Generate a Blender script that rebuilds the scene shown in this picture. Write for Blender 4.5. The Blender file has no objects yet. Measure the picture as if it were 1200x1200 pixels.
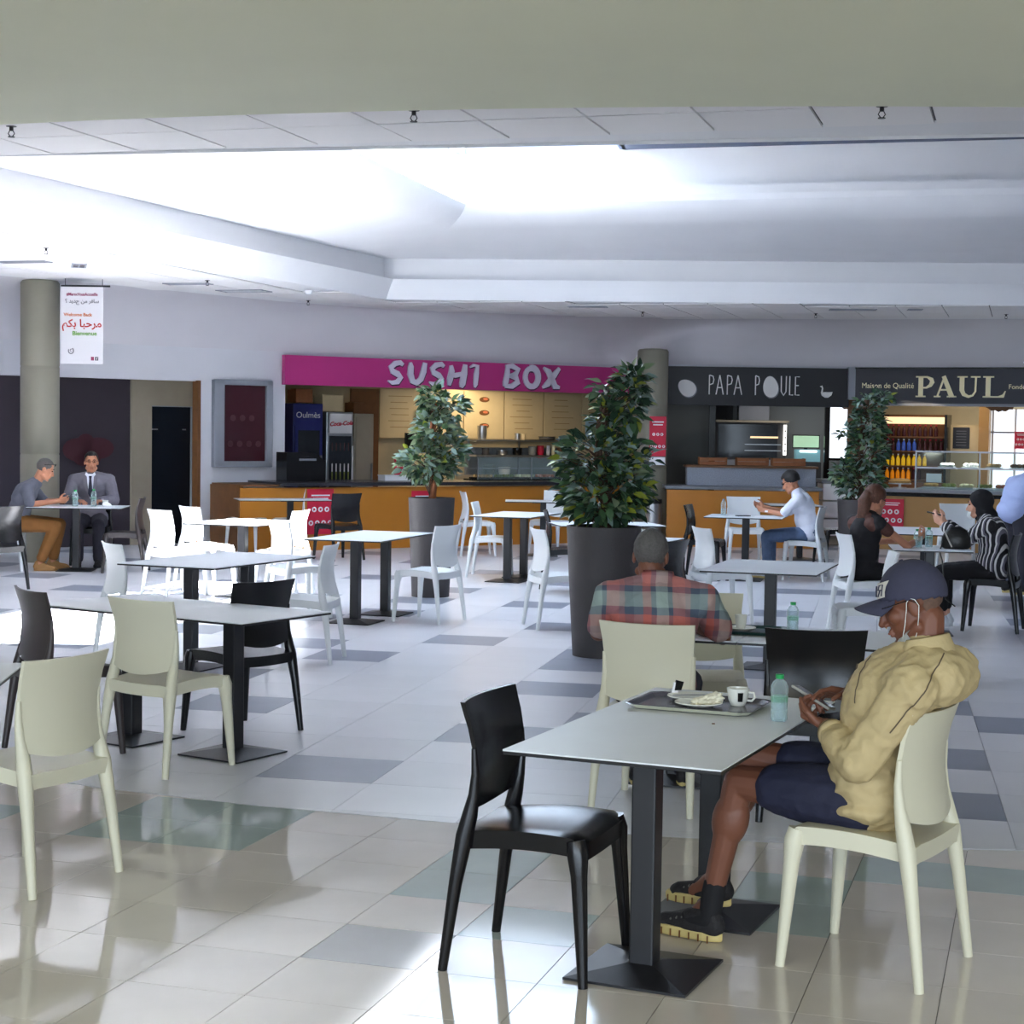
import bpy, bmesh, math, random
from mathutils import Vector, Matrix, noise
from mathutils.geometry import tessellate_polygon
random.seed(7)
SC = bpy.context.scene
COL = SC.collection
PI = math.pi
R = math.radians

# ------------------------------------------------------------------ camera
cam_d = bpy.data.cameras.new('camera')
cam_d.sensor_width = 36.0
cam_d.lens = 2030.0/1200*36.0
cam_d.clip_end = 200
cam = bpy.data.objects.new('camera', cam_d)
COL.objects.link(cam)
cam.location = (0, 0, 1.72)
pitch = math.atan((600-501)/2030.0)
cam.rotation_mode = 'QUATERNION'
cam.rotation_quaternion = (Matrix.Rotation(PI/2-pitch, 4, 'X') @ Matrix.Rotation(0.015, 4, 'Z')).to_quaternion()
SC.camera = cam

# ------------------------------------------------------------------ light
SKY = 6.0
w = bpy.data.worlds.new('daylight')
SC.world = w
w.use_nodes = True
w.node_tree.nodes['Background'].inputs[0].default_value = (0.70, 0.84, 1.0, 1)
w.node_tree.nodes['Background'].inputs[1].default_value = SKY

def light(name, kind, loc, energy, color=(1, 1, 1), direction=None, **kw):
    d = bpy.data.lights.new(name, kind)
    d.energy = energy; d.color = color
    for k, v in kw.items(): setattr(d, k, v)
    o = bpy.data.objects.new(name, d); COL.objects.link(o); o.location = loc
    if direction is not None:
        o.rotation_mode = 'QUATERNION'
        o.rotation_quaternion = Vector(direction).to_track_quat('-Z', 'Y')
    return o

light('sun', 'SUN', (6, 8, 14), 66.0, (1.0, 0.97, 0.92), (-3.3, -2.0, -5.0), angle=R(0.6))
# unseen warm fill lights added for the near side, under the lower ceiling behind us
for _x, _y in ((-3.5, -1.5), (1.0, -1.5), (5.5, -1.5)):
    light('ceiling_lamp', 'AREA', (_x, _y, 3.03), 70, (1.0, .88, .70), (0, 0, -1), shape='RECTANGLE', size=1.2, size_y=1.2)
# roof light, and an unseen front opening sized for fill (portals that help the sky light find its way in)
def portal(name, loc, d, sx, sy):
    o = light(name, 'AREA', loc, 1, direction=d, shape='RECTANGLE', size=sx, size_y=sy)
    o.data.cycles.is_portal = True
    return o
SC.view_settings.view_transform = 'Standard'
SC.view_settings.look = 'None'
SC.view_settings.gamma = 1.0
SC.view_settings.use_curve_mapping = False
SC.view_settings.exposure = 0.70
SC.cycles.use_denoising = True
SC.cycles.max_bounces = 10
SC.cycles.diffuse_bounces = 6
SC.cycles.glossy_bounces = 4
SC.cycles.transparent_max_bounces = 12
SC.cycles.caustics_reflective = False
SC.cycles.caustics_refractive = False
SC.cycles.sample_clamp_indirect = 20.0

# ------------------------------------------------------------------ materials
def lin(c):
    f = lambda x: (x/12.92 if x <= 0.04045 else ((x+0.055)/1.055)**2.4)
    return tuple(f(x/255.0) for x in c)

def mat(name, rgb, rough=0.5, metal=0.0, var=0.0, vscale=8.0, bump=0.0, bscale=60.0, rnd=0.0, spec=0.5, emit=0.0, trans=0.0, ior=1.45, coat=0.0):
    m = bpy.data.materials.new(name); m.use_nodes = True
    nt = m.node_tree; b = nt.nodes['Principled BSDF']
    c = lin(rgb)
    b.inputs['Base Color'].default_value = (*c, 1)
    b.inputs['Roughness'].default_value = rough
    b.inputs['Metallic'].default_value = metal
    b.inputs['Specular IOR Level'].default_value = spec
    b.inputs['Transmission Weight'].default_value = trans
    b.inputs['IOR'].default_value = ior
    b.inputs['Coat Weight'].default_value = coat
    if emit:
        b.inputs['Emission Color'].default_value = (*c, 1)
        b.inputs['Emission Strength'].default_value = emit
    tc = None
    if var or bump or rnd:
        tc = nt.nodes.new('ShaderNodeTexCoord')
    if var or rnd:
        hsv = nt.nodes.new('ShaderNodeHueSaturation')
        hsv.inputs['Color'].default_value = (*c, 1)
        last = None
        if var:
            n = nt.nodes.new('ShaderNodeTexNoise'); n.inputs['Scale'].default_value = vscale; n.inputs['Detail'].default_value = 5
            nt.links.new(tc.outputs['Object'], n.inputs['Vector'])
            mr = nt.nodes.new('ShaderNodeMapRange'); mr.inputs['From Min'].default_value = .25; mr.inputs['From Max'].default_value = .75
            mr.inputs['To Min'].default_value = 1-var; mr.inputs['To Max'].default_value = 1+var
            nt.links.new(n.outputs['Fac'], mr.inputs['Value']); last = mr.outputs[0]
        if rnd:
            oi = nt.nodes.new('ShaderNodeObjectInfo')
            m2 = nt.nodes.new('ShaderNodeMapRange'); m2.inputs['To Min'].default_value = 1-rnd; m2.inputs['To Max'].default_value = 1+rnd
            nt.links.new(oi.outputs['Random'], m2.inputs['Value'])
            if last is None: last = m2.outputs[0]
            else:
                mu = nt.nodes.new('ShaderNodeMath'); mu.operation = 'MULTIPLY'
                nt.links.new(last, mu.inputs[0]); nt.links.new(m2.outputs[0], mu.inputs[1]); last = mu.outputs[0]
        nt.links.new(last, hsv.inputs['Value'])
        nt.links.new(hsv.outputs['Color'], b.inputs['Base Color'])
    if bump:
        n = nt.nodes.new('ShaderNodeTexNoise'); n.inputs['Scale'].default_value = bscale; n.inputs['Detail'].default_value = 4
        nt.links.new(tc.outputs['Object'], n.inputs['Vector'])
        bp = nt.nodes.new('ShaderNodeBump'); bp.inputs['Strength'].default_value = bump; bp.inputs['Distance'].default_value = 0.01
        nt.links.new(n.outputs['Fac'], bp.inputs['Height']); nt.links.new(bp.outputs['Normal'], b.inputs['Normal'])
    return m

def clear_mat(name, rgb, alpha=0.25, rough=0.05):
    """thin clear plastic or glass: mostly see-through with a gloss"""
    m = bpy.data.materials.new(name); m.use_nodes = True
    nt = m.node_tree; nt.nodes.clear()
    out = nt.nodes.new('ShaderNodeOutputMaterial'); mix = nt.nodes.new('ShaderNodeMixShader')
    tr = nt.nodes.new('ShaderNodeBsdfTransparent'); b = nt.nodes.new('ShaderNodeBsdfPrincipled')
    c = lin(rgb); tr.inputs[0].default_value = (*[0.5+0.5*x for x in c], 1)
    b.inputs['Base Color'].default_value = (*c, 1); b.inputs['Roughness'].default_value = rough
    lw = nt.nodes.new('ShaderNodeLayerWeight'); lw.inputs[0].default_value = 0.35
    mr = nt.nodes.new('ShaderNodeMapRange'); mr.inputs['To Min'].default_value = alpha; mr.inputs['To Max'].default_value = min(1, alpha+0.6)
    nt.links.new(lw.outputs['Facing'], mr.inputs['Value']); nt.links.new(mr.outputs[0], mix.inputs[0])
    nt.links.new(tr.outputs[0], mix.inputs[1]); nt.links.new(b.outputs[0], mix.inputs[2]); nt.links.new(mix.outputs[0], out.inputs[0])
    return m

def stripes_mat(name, axis_terms, rough=0.8, bump=0.3, wob=.02):
    """cloth with woven stripes. axis_terms: list of ((ax,ay,az), period, [(pos,rgb)...]) averaged together"""
    m = bpy.data.materials.new(name); m.use_nodes = True
    nt = m.node_tree; b = nt.nodes['Principled BSDF']; b.inputs['Roughness'].default_value = rough
    tc = nt.nodes.new('ShaderNodeTexCoord'); last = None
    wn = nt.nodes.new('ShaderNodeTexNoise'); wn.inputs['Scale'].default_value = 7
    nt.links.new(tc.outputs['Object'], wn.inputs['Vector'])
    wa = nt.nodes.new('ShaderNodeVectorMath'); wa.operation = 'MULTIPLY_ADD'
    nt.links.new(wn.outputs['Color'], wa.inputs[0]); wa.inputs[1].default_value = (wob, wob, wob); nt.links.new(tc.outputs['Object'], wa.inputs[2])
    for i, (ax, per, stops) in enumerate(axis_terms):
        d = nt.nodes.new('ShaderNodeVectorMath'); d.operation = 'DOT_PRODUCT'
        nt.links.new(wa.outputs[0], d.inputs[0]); d.inputs[1].default_value = ax
        dv = nt.nodes.new('ShaderNodeMath'); dv.operation = 'DIVIDE'; dv.inputs[1].default_value = per
        nt.links.new(d.outputs['Value'], dv.inputs[0])
        fr = nt.nodes.new('ShaderNodeMath'); fr.operation = 'FRACT'; nt.links.new(dv.outputs[0], fr.inputs[0])
        rp = nt.nodes.new('ShaderNodeValToRGB'); rp.color_ramp.interpolation = 'CONSTANT'
        el = rp.color_ramp.elements
        for k, (p, rgb) in enumerate(stops):
            e = el[k] if k < 2 else el.new(p)
            e.position = p; e.color = (*lin(rgb), 1)
        nt.links.new(fr.outputs[0], rp.inputs[0])
        if last is None: last = rp.outputs[0]
        else:
            mx = nt.nodes.new('ShaderNodeMixRGB'); mx.inputs[0].default_value = 1.0/(i+1)
            nt.links.new(last, mx.inputs[1]); nt.links.new(rp.outputs[0], mx.inputs[2]); last = mx.outputs[0]
    nt.links.new(last, b.inputs['Base Color'])
    n = nt.nodes.new('ShaderNodeTexNoise'); n.inputs['Scale'].default_value = 25; nt.links.new(tc.outputs['Object'], n.inputs['Vector'])
    bp = nt.nodes.new('ShaderNodeBump'); bp.inputs['Strength'].default_value = bump; bp.inputs['Distance'].default_value = .02
    nt.links.new(n.outputs['Fac'], bp.inputs['Height']); nt.links.new(bp.outputs['Normal'], b.inputs['Normal'])
    return m

M = {}
M['plaster'] = mat('white_plaster', (236, 236, 238), .75, var=.02, vscale=2)
M['wallwhite'] = mat('wall_paint', (214, 214, 220), .7, var=.02, vscale=2)
M['cove'] = mat('cove_paint', (216, 213, 218), .75, var=.02, vscale=1.5)
M['ceil_tile'] = mat('ceiling_tile', (240, 238, 238), .85, rnd=.02, bump=.15, bscale=200)
M['ceil_grid'] = mat('ceiling_joint', (86, 84, 88), .8)
M['bulk'] = mat('lower_ceiling_paint', (232, 234, 212), .75, var=.03, vscale=1.2)
M['roofdark'] = mat('roof_panel', (70, 82, 110), .5)
M['grout'] = mat('grout', (120, 116, 112), .8)
M['tile_near'] = mat('polished_stone_tile', (215, 208, 200), .07, var=.05, vscale=3, rnd=.05, spec=.6)
M['tile_teal'] = mat('polished_green_tile', (178, 191, 187), .07, var=.06, vscale=3, rnd=.05, spec=.6)
M['tile_grey'] = mat('polished_grey_tile', (160, 160, 162), .08, var=.05, vscale=3, rnd=.04, spec=.6)
M['tile_far'] = mat('pale_honed_tile', (214, 214, 219), .30, var=.03, vscale=2.5, rnd=.04)
M['tile_dark'] = mat('slate_honed_tile', (132, 138, 153), .32, var=.06, vscale=4, rnd=.05)
M['white_pl_warmlit'] = mat('white_chair_plastic', (216, 212, 190), .42, bump=.05, bscale=400)  # warm light of the near side tinted into the white plastic
M['white_pl_warmlit2'] = mat('coollit_white_chair_plastic', (222, 225, 226), .42, bump=.05, bscale=400)  # same plastic for the far chairs, cool daylight tinted into the colour
M['black_pl'] = mat('black_chair_plastic', (17, 16, 19), .24, bump=.04, bscale=400)
M['brown_pl'] = mat('dark_brown_chair_plastic', (58, 50, 50), .36, bump=.05, bscale=400)
M['lam'] = mat('white_laminate', (222, 226, 230), .36, var=.02, vscale=6)
M['lam_edge'] = mat('black_laminate_edge', (22, 21, 24), .4)
M['blackmetal'] = mat('black_coated_metal', (30, 30, 34), .38, bump=.05, bscale=300)
M['orange'] = mat('orange_counter_panel', (190, 122, 38), .4, var=.06, vscale=3)
M['tan'] = mat('tan_counter_panel', (176, 134, 78), .4, var=.05, vscale=3)
M['counter'] = mat('dark_counter_top', (46, 46, 52), .25)
M['steelgrey'] = mat('grey_counter_top', (120, 122, 130), .3)
M['pink'] = mat('magenta_sign', (188, 52, 126), .45)
M['letter'] = mat('sign_letter_silver', (218, 212, 226), .5)
M['letter_edge'] = mat('sign_letter_shade', (70, 40, 70), .5)
M['signblack'] = mat('black_sign', (30, 29, 33), .45)
M['signnavy'] = mat('dark_navy_sign', (26, 28, 42), .4)
M['gold'] = mat('pale_gold_letter', (253, 240, 196), .4)
M['chalk'] = mat('chalk_white', (232, 230, 228), .6)
M['wallbeige'] = mat('beige_kitchen_wall', (210, 191, 152), .6, var=.03)
M['brown'] = mat('brown_wood', (112, 72, 38), .5, var=.15, vscale=10)
M['crate'] = mat('crate_wood', (150, 92, 52), .6, var=.15, vscale=20)
M['darkin'] = mat('dark_interior', (72, 71, 72), .6)
M['greyin'] = mat('grey_interior', (150, 152, 150), .6)
M['steel'] = mat('stainless_steel', (178, 180, 184), .3, metal=.9)
M['darkglass'] = mat('dark_glass', (26, 32, 40), .1)
M['blue'] = mat('blue_fridge', (38, 44, 120), .35)
M['red'] = mat('red_notice', (206, 30, 62), .5)
M['darkred'] = mat('dark_red_screen', (64, 26, 34), .25)
M['dimred'] = mat('dim_red_print', (76, 34, 42), .5)
M['paper'] = mat('white_paper', (240, 240, 242), .7)
M['banner'] = mat('banner_cloth', (206, 204, 208), .7)
M['paperblue'] = mat('pale_blue_paper', (170, 205, 225), .7)
M['frame'] = mat('grey_frame', (146, 150, 158), .45)
M['purpledark'] = mat('dark_partition', (60, 52, 60), .5, var=.05, vscale=2)
M['stonebeige'] = mat('beige_pier', (160, 150, 132), .6, var=.04)
M['column'] = mat('column_paint', (136, 132, 118), .6, var=.04, vscale=4)
M['planter'] = mat('planter_grey', (60, 56, 57), .55, bump=.3, bscale=120)
M['soil'] = mat('soil', (60, 44, 34), .9, var=.3, vscale=30)
M['bark_dark'] = mat('dark_bark', (84, 62, 48), .8, var=.25, vscale=25, bump=.6, bscale=60)
M['bark'] = mat('bark', (150, 92, 62), .8, var=.25, vscale=25, bump=.6, bscale=60)
M['terrazzo'] = mat('grey_terrazzo', (150, 156, 168), .4, var=.22, vscale=60)
M['skin'] = mat('skin_tan', (188, 128, 98), .5, var=.05, vscale=14)
M['skin_dark'] = mat('skin_brown', (116, 72, 54), .5, var=.05, vscale=14)
M['skin_light'] = mat('skin_light', (214, 160, 134), .5, var=.04, vscale=14)
M['hair'] = mat('black_hair', (26, 22, 22), .5, bump=.5, bscale=150)
M['hair_grey'] = mat('grey_cropped_hair', (92, 88, 86), .7, var=.25, vscale=90, bump=.5, bscale=250)
M['stubble'] = mat('cropped_stubble', (104, 80, 68), .75, var=.2, vscale=90)
M['hair_brown'] = mat('brown_hair', (88, 52, 36), .5, var=.25, vscale=40, bump=.6, bscale=120)
M['eyew'] = mat('eye', (60, 40, 32), .2)
M['lipc'] = mat('lips', (150, 86, 76), .5)
M['jacket'] = mat('khaki_jacket', (190, 170, 127), .75, var=.07, vscale=9, bump=1.0, bscale=11)
M['jacket_trim'] = mat('jacket_trim', (96, 82, 64), .7)
M['navy'] = mat('navy_cloth', (34, 36, 58), .75, var=.1, vscale=20, bump=.3, bscale=30)
M['capnavy'] = mat('cap_cloth', (58, 58, 78), .8, var=.05, vscale=60, bump=.2, bscale=300)
M['patch'] = mat('cap_patch', (204, 200, 192), .7)
M['sock'] = mat('black_sock', (24, 23, 26), .85)
M['shoe'] = mat('black_shoe_knit', (34, 32, 34), .75, var=.25, vscale=60, bump=.4, bscale=120)
M['sole'] = mat('cream_sole', (206, 186, 122), .6)
M['lace'] = mat('grey_lace', (96, 94, 90), .7)
M['tee'] = mat('grey_tshirt', (98, 100, 112), .8, var=.06, vscale=20, bump=.4, bscale=18)
M['ochre'] = mat('ochre_trousers', (136, 90, 42), .8, var=.08, vscale=14, bump=.4, bscale=18)
M['suit'] = mat('grey_suit', (112, 108, 118), .75, var=.05, vscale=20, bump=.3, bscale=16)
M['shirtw'] = mat('white_shirt', (226, 228, 240), .75, bump=.4, bscale=16)
M['shirtb'] = mat('pale_blue_shirt', (176, 190, 232), .75, bump=.4, bscale=16)
M['tie'] = mat('navy_tie', (26, 26, 52), .5)
M['jeans'] = mat('blue_jeans', (92, 112, 144), .8, var=.12, vscale=20, bump=.3, bscale=40)
M['blackcloth'] = mat('black_cloth', (24, 22, 26), .85, bump=.3, bscale=20)
M['lacetop'] = mat('dark_sheer_lace', (84, 50, 42), .8, var=.2, vscale=60)
M['darktrouser'] = mat('dark_trousers', (52, 50, 60), .8, bump=.3, bscale=20)
M['mask'] = mat('surgical_mask', (226, 230, 228), .8, bump=.2, bscale=60)
M['whiteshoe'] = mat('white_shoe', (220, 222, 228), .6)
M['tanshoe'] = mat('tan_shoe', (150, 110, 62), .6)
M['bag'] = mat('black_bag_leather', (28, 26, 24), .35, bump=.2, bscale=80)
M['bagtrim'] = mat('bag_trim', (170, 164, 156), .4)
M['phone'] = mat('phone_body', (150, 148, 140), .3)
M['screen'] = mat('phone_screen', (60, 66, 76), .1, emit=.15)
M['ceramic'] = mat('white_ceramic', (238, 238, 230), .15)
M['tray'] = mat('dark_tray', (78, 74, 84), .2, spec=.7)
M['tray_rim'] = mat('tray_rim', (196, 196, 176), .3)
M['traygreen'] = mat('green_tray', (24, 62, 60), .35)
M['napkin'] = mat('crumpled_napkin', (232, 226, 204), .8, bump=.8, bscale=40)
M['coffee'] = mat('coffee', (60, 34, 20), .2)
M['capgreen'] = mat('green_bottle_cap', (40, 156, 84), .4)
M['bottle'] = clear_mat('clear_bottle', (228, 242, 244), .12)
M['bottle_label'] = clear_mat('bottle_label', (170, 222, 195), .18, .4)
M['glass'] = clear_mat('clear_glass', (222, 236, 236), .04)
M['juice_y'] = mat('yellow_juice', (240, 196, 40), .25, emit=.1)
M['juice_o'] = mat('orange_juice', (244, 150, 20), .25, emit=.1)
M['drink_b'] = mat('blue_drink', (60, 90, 180), .25, emit=.06)
M['drink_d'] = mat('dark_red_drink', (60, 22, 28), .25)
M['bread'] = mat('bread', (206, 160, 96), .7, var=.15, vscale=30)
M['salad'] = mat('salad', (130, 140, 60), .7, var=.3, vscale=40)
M['salmon'] = mat('salmon_food', (214, 120, 84), .6, var=.2, vscale=40)
M['lamp_warm'] = mat('warm_lamp', (235, 205, 160), .5, emit=.7)
M['lamp_white'] = mat('white_lamp', (255, 252, 244), .5, emit=1.6)
M['daywin'] = mat('daylight_glow', (236, 244, 255), .5, emit=.9)
M['scr_green'] = mat('green_screen', (170, 205, 170), .3, emit=.3)
M['scr_blue'] = mat('teal_screen', (120, 170, 180), .3, emit=.2)
M['blacksl'] = mat('black_glossy', (16, 16, 18), .2)
M['menu_ink'] = mat('menu_ink', (168, 140, 98), .6)
M['textred'] = mat('print_red', (172, 40, 30), .6)
M['textorange'] = mat('print_orange', (200, 104, 50), .6)
M['textgreen'] = mat('print_green', (92, 150, 50), .6)
M['textgrey'] = mat('print_grey', (120, 118, 124), .6)
M['textwine'] = mat('print_wine', (140, 50, 84), .6)
LEAF = [mat('leaf_dark', (44, 68, 50), .38, rnd=.25), mat('leaf_mid', (76, 106, 70), .38, rnd=.25),
        mat('leaf_pale', (128, 144, 110), .4, rnd=.2), mat('leaf_yellow', (142, 150, 50), .4, rnd=.2),
        mat('leaf_silver', (126, 148, 138), .38, rnd=.2)]

# ------------------------------------------------------------------ helpers
def tag(o, label, cat, group=None):
    o['label'] = label; o['category'] = cat
    if group: o['group'] = group
    return o

def thing(name, label, cat, loc=(0, 0, 0), rz=0.0, group=None):
    o = bpy.data.objects.new(name, None); COL.objects.link(o)
    o.location = loc; o.rotation_euler = (0, 0, rz); o.empty_display_size = .1
    return tag(o, label, cat, group)

def link_mesh(name, me, parent=None, loc=None, rot=None):
    o = bpy.data.objects.new(name, me); COL.objects.link(o)
    if parent is not None: o.parent = parent
    if loc is not None: o.location = loc
    if rot is not None: o.rotation_euler = rot
    return o

def obj(name, bm, mats, parent=None, loc=None, rot=None, smooth=False, kind=None, label=None):
    me = bpy.data.meshes.new(name)
    bmesh.ops.recalc_face_normals(bm, faces=bm.faces[:])
    bm.to_mesh(me); bm.free()
    for m in (mats if isinstance(mats, (list, tuple)) else [mats]): me.materials.append(m)
    if smooth:
        for p in me.polygons: p.use_smooth = True
    o = link_mesh(name, me, parent, loc, rot)
    if kind: o['kind'] = kind
    if label: o['label'] = label
    return o

def autosmooth(o, deg=40):
    me = o.data
    for p in me.polygons: p.use_smooth = True
    bm = bmesh.new(); bm.from_mesh(me)
    for e in bm.edges:
        if len(e.link_faces) == 2 and e.calc_face_angle(0) > R(deg): e.smooth = False
    bm.to_mesh(me); bm.free()
    return o

def struct(o): o['kind'] = 'structure'; return o

def dup(root, loc, rz, label=None, group=None):
    r = root.copy(); COL.objects.link(r); r.location = loc; r.rotation_euler = (0, 0, rz)
    if label: r['label'] = label
    if group: r['group'] = group
    for ch in list(root.children):
        c = ch.copy(); COL.objects.link(c); c.parent = r
        for g in list(ch.children):
            d = g.copy(); COL.objects.link(d); d.parent = c
    return r

def box(bm, c, s, rz=0.0, mi=0, bev=0.0):
    r = bmesh.ops.create_cube(bm, size=1.0)
    vs = r['verts']
    bmesh.ops.scale(bm, verts=vs, vec=s)
    fs = list({f for v in vs for f in v.link_faces})
    if bev:
        es = list({e for v in vs for e in v.link_edges})
        rb = bmesh.ops.bevel(bm, geom=es, offset=bev, segments=2, affect='EDGES', profile=.5)
        vs = list({v for f in rb['faces'] for v in f.verts} | {v for v in vs if v.is_valid})
        fs = list({f for v in vs for f in v.link_faces})
    if rz: bmesh.ops.rotate(bm, verts=vs, cent=(0, 0, 0), matrix=Matrix.Rotation(rz, 3, 'Z'))
    bmesh.ops.translate(bm, verts=vs, vec=c)
    for f in fs: f.material_index = mi
    return vs

def bx(name, c, s, m, parent=None, bev=0.0, rz=0.0, label=None, kind=None):
    bm = bmesh.new(); box(bm, c, s, rz, bev=bev)
    return obj(name, bm, m, parent, label=label, kind=kind)

def tube(bm, pts, radii, seg=8, cap=True, square=False, mi=0):
    """sweep a round (or square) section along pts"""
    rings = []
    pts = [Vector(p) for p in pts]
    up = Vector((0, 0, 1))
    prev = None
    for i, p in enumerate(pts):
        t = (pts[min(i+1, len(pts)-1)]-pts[max(i-1, 0)]).normalized()
        if prev is None:
            a = up if abs(t.z) < .95 else Vector((0, 1, 0))
            n = (a-t*a.dot(t)).normalized()
        else:
            n = (prev-t*prev.dot(t)).normalized()
        prev = n
        b = t.cross(n)
        r = radii[i] if isinstance(radii, (list, tuple)) else radii
        ring = []
        for k in range(seg):
            an = 2*PI*k/seg + (PI/4 if square else 0)
            rr = r*1.2 if square else r
            ring.append(bm.verts.new(p+(n*math.cos(an)+b*math.sin(an))*rr))
        rings.append(ring)
    for a, b in zip(rings, rings[1:]):
        for k in range(seg):
            f = bm.faces.new((a[k], a[(k+1) % seg], b[(k+1) % seg], b[k])); f.material_index = mi
    if cap:
        bm.faces.new(list(reversed(rings[0]))).material_index = mi
        bm.faces.new(rings[-1]).material_index = mi
    return rings

def lathe(bm, prof, seg=24, c=(0, 0, 0), mi=0, cap=True):
    rings = []
    for r, z in prof:
        rings.append([bm.verts.new((c[0]+r*math.cos(2*PI*k/seg), c[1]+r*math.sin(2*PI*k/seg), c[2]+z)) for k in range(seg)])
    for a, b in zip(rings, rings[1:]):
        for k in range(seg):
            bm.faces.new((a[k], a[(k+1) % seg], b[(k+1) % seg], b[k])).material_index = mi
    if cap:
        bm.faces.new(list(reversed(rings[0]))).material_index = mi
        bm.faces.new(rings[-1]).material_index = mi

def lth(name, prof, m, parent=None, seg=24, c=(0, 0, 0), label=None, smooth=True):
    bm = bmesh.new(); lathe(bm, prof, seg, c)
    o = obj(name, bm, m, parent, label=label)
    if smooth: autosmooth(o)
    return o

def prism(bm, poly, d, plane='xz', off=(0, 0, 0), mi=0):
    """extrude a 2-D outline by d; plane xz: (x,z) front at y=off.y, going to -y"""
    mk = (lambda p, e: (p[0]+off[0], off[1]-e, p[1]+off[2])) if plane == 'xz' else (lambda p, e: (p[0]+off[0], p[1]+off[1], off[2]+e))
    a = [bm.verts.new(mk(p, 0)) for p in poly]; b = [bm.verts.new(mk(p, d)) for p in poly]
    n = len(poly)
    tris = tessellate_polygon([[Vector((p[0], p[1], 0)) for p in poly]])
    for t in tris:
        for vs in (a, b):
            try: bm.faces.new([vs[i] for i in t]).material_index = mi
            except ValueError: pass
    for i in range(n):
        bm.faces.new((a[i], a[(i+1) % n], b[(i+1) % n], b[i])).material_index = mi

def stroke(bm, pts, d, off=(0, 0, 0), mi=0):
    """a brush stroke [(x,z,width)...] as an extruded ribbon facing -y"""
    L_, R_ = [], []
    for i, (x, z, wd) in enumerate(pts):
        x0, z0, _ = pts[max(i-1, 0)]; x1, z1, _ = pts[min(i+1, len(pts)-1)]
        t = Vector((x1-x0, z1-z0)).normalized(); n = Vector((-t.y, t.x))
        L_.append((x+n.x*wd/2, z+n.y*wd/2)); R_.append((x-n.x*wd/2, z-n.y*wd/2))
    for i in range(len(pts)-1):
        q = [L_[i], R_[i], R_[i+1], L_[i+1]]
        vs = [bm.verts.new((p[0]+off[0], off[1]-e, p[1]+off[2])) for e in (0, d) for p in q]
        for f in ((4, 5, 6, 7), (3, 2, 1, 0), (0, 1, 5, 4), (1, 2, 6, 5), (2, 3, 7, 6), (3, 0, 4, 7)):
            bm.faces.new([vs[k] for k in f]).material_index = mi

def text(name, s, size, m, parent, loc, rot=(PI/2, 0, 0), depth=.002, align='CENTER', sx=1.0, bold=0.0, slant=0.0):
    cu = bpy.data.curves.new(name, 'FONT'); cu.body = s; cu.size = size; cu.align_x = align; cu.align_y = 'CENTER'; cu.extrude = depth
    cu.resolution_u = 3; cu.offset = bold; cu.shear = slant
    t = bpy.data.objects.new(name, cu); COL.objects.link(t)
    dg = bpy.context.evaluated_depsgraph_get()
    me = bpy.data.meshes.new_from_object(t.evaluated_get(dg)); me.name = name
    bpy.data.objects.remove(t); bpy.data.curves.remove(cu)
    me.materials.clear(); me.materials.append(m)
    o = link_mesh(name, me, parent, loc, rot); o.scale = (sx, 1, 1)
    return o
# ------------------------------------------------------------------ the hall
CX, CY = 2.5, 15.6
def ell_arc(a, b, x0, x1, n=40):
    pts = []
    for i in range(n+1):
        x = x0+(x1-x0)*i/n
        pts.append((x, CY-b*math.sqrt(max(0, 1-((x-CX)/a)**2))))
    return pts

# floor: a joint-coloured bed with individual tiles on it
bm = bmesh.new()
box(bm, (2, 11, -.108), (34, 40, .2))
floor = struct(obj('floor', bm, M['grout']))

def grid(ang):
    a = R(ang)
    return Vector((math.cos(a), -math.sin(a))), Vector((math.sin(a), math.cos(a)))
def cut(poly, p, n):
    """keep the side of the line through p where (q-p).n >= 0"""
    out = []
    for i in range(len(poly)):
        a, b = poly[i], poly[(i+1) % len(poly)]
        da, db = (a-p).dot(n), (b-p).dot(n)
        if da >= 0: out.append(a)
        if (da >= 0) != (db >= 0): out.append(a+(b-a)*(da/(da-db)))
    return out
def plate(bm, poly, z0, z1, mi=0):
    n = len(poly)
    t = [bm.verts.new((p.x, p.y, z1)) for p in poly]; b = [bm.verts.new((p.x, p.y, z0)) for p in poly]
    bm.faces.new(t).material_index = mi
    for i in range(n): bm.faces.new((b[i], b[(i+1) % n], t[(i+1) % n], t[i])).material_index = mi

arc = [Vector(p) for p in ell_arc(9.5, 8.5, -6.2, 11.2, 24)]
def far_side(q):
    x = (q.x-CX)/9.5
    return abs(x) < 1 and q.y > CY-8.5*math.sqrt(1-x*x)

# polished tiles outside the ring, 0.4 m
U, V = grid(17)
near_tiles, far_tiles = [], []
for i in range(-40, 40):
    for j in range(-4, 44):
        c0 = U*((i+.37)*.4)+V*((j+.72)*.4)
        q = [c0+U*g+V*h for g, h in ((.0015, .0015), (.3985, .0015), (.3985, .3985), (.0015, .3985))]
        c = c0+(U+V)*.2
        if c.y < 2.0 or c.y > 20 or abs(c.x) > .34*c.y+4: continue
        inside = [far_side(p) for p in q]
        if all(inside): continue
        poly = q
        if any(inside):       # trim to the ring's chord here
            k = min(range(len(arc)-1), key=lambda k: ((arc[k]+arc[k+1])/2-c).length)
            d = arc[k+1]-arc[k]; n = Vector((d.y, -d.x)).normalized()
            poly = cut(q, arc[k]+n*.012, n)
            if len(poly) < 3: continue
        m = M['tile_near']
        if (i, j) in ((-10, 15), (-9, 15), (-10, 16), (-9, 16), (-12, 15), (-13, 15), (-6, 14), (-6, 15), (-5, 13), (-3, 15), (-3, 14), (-2, 16), (-1, 16)): m = M['tile_teal']
        elif (i, j) in ((-6, 12),): m = M['tile_grey']
        near_tiles.append((c.length, poly, m))
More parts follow.
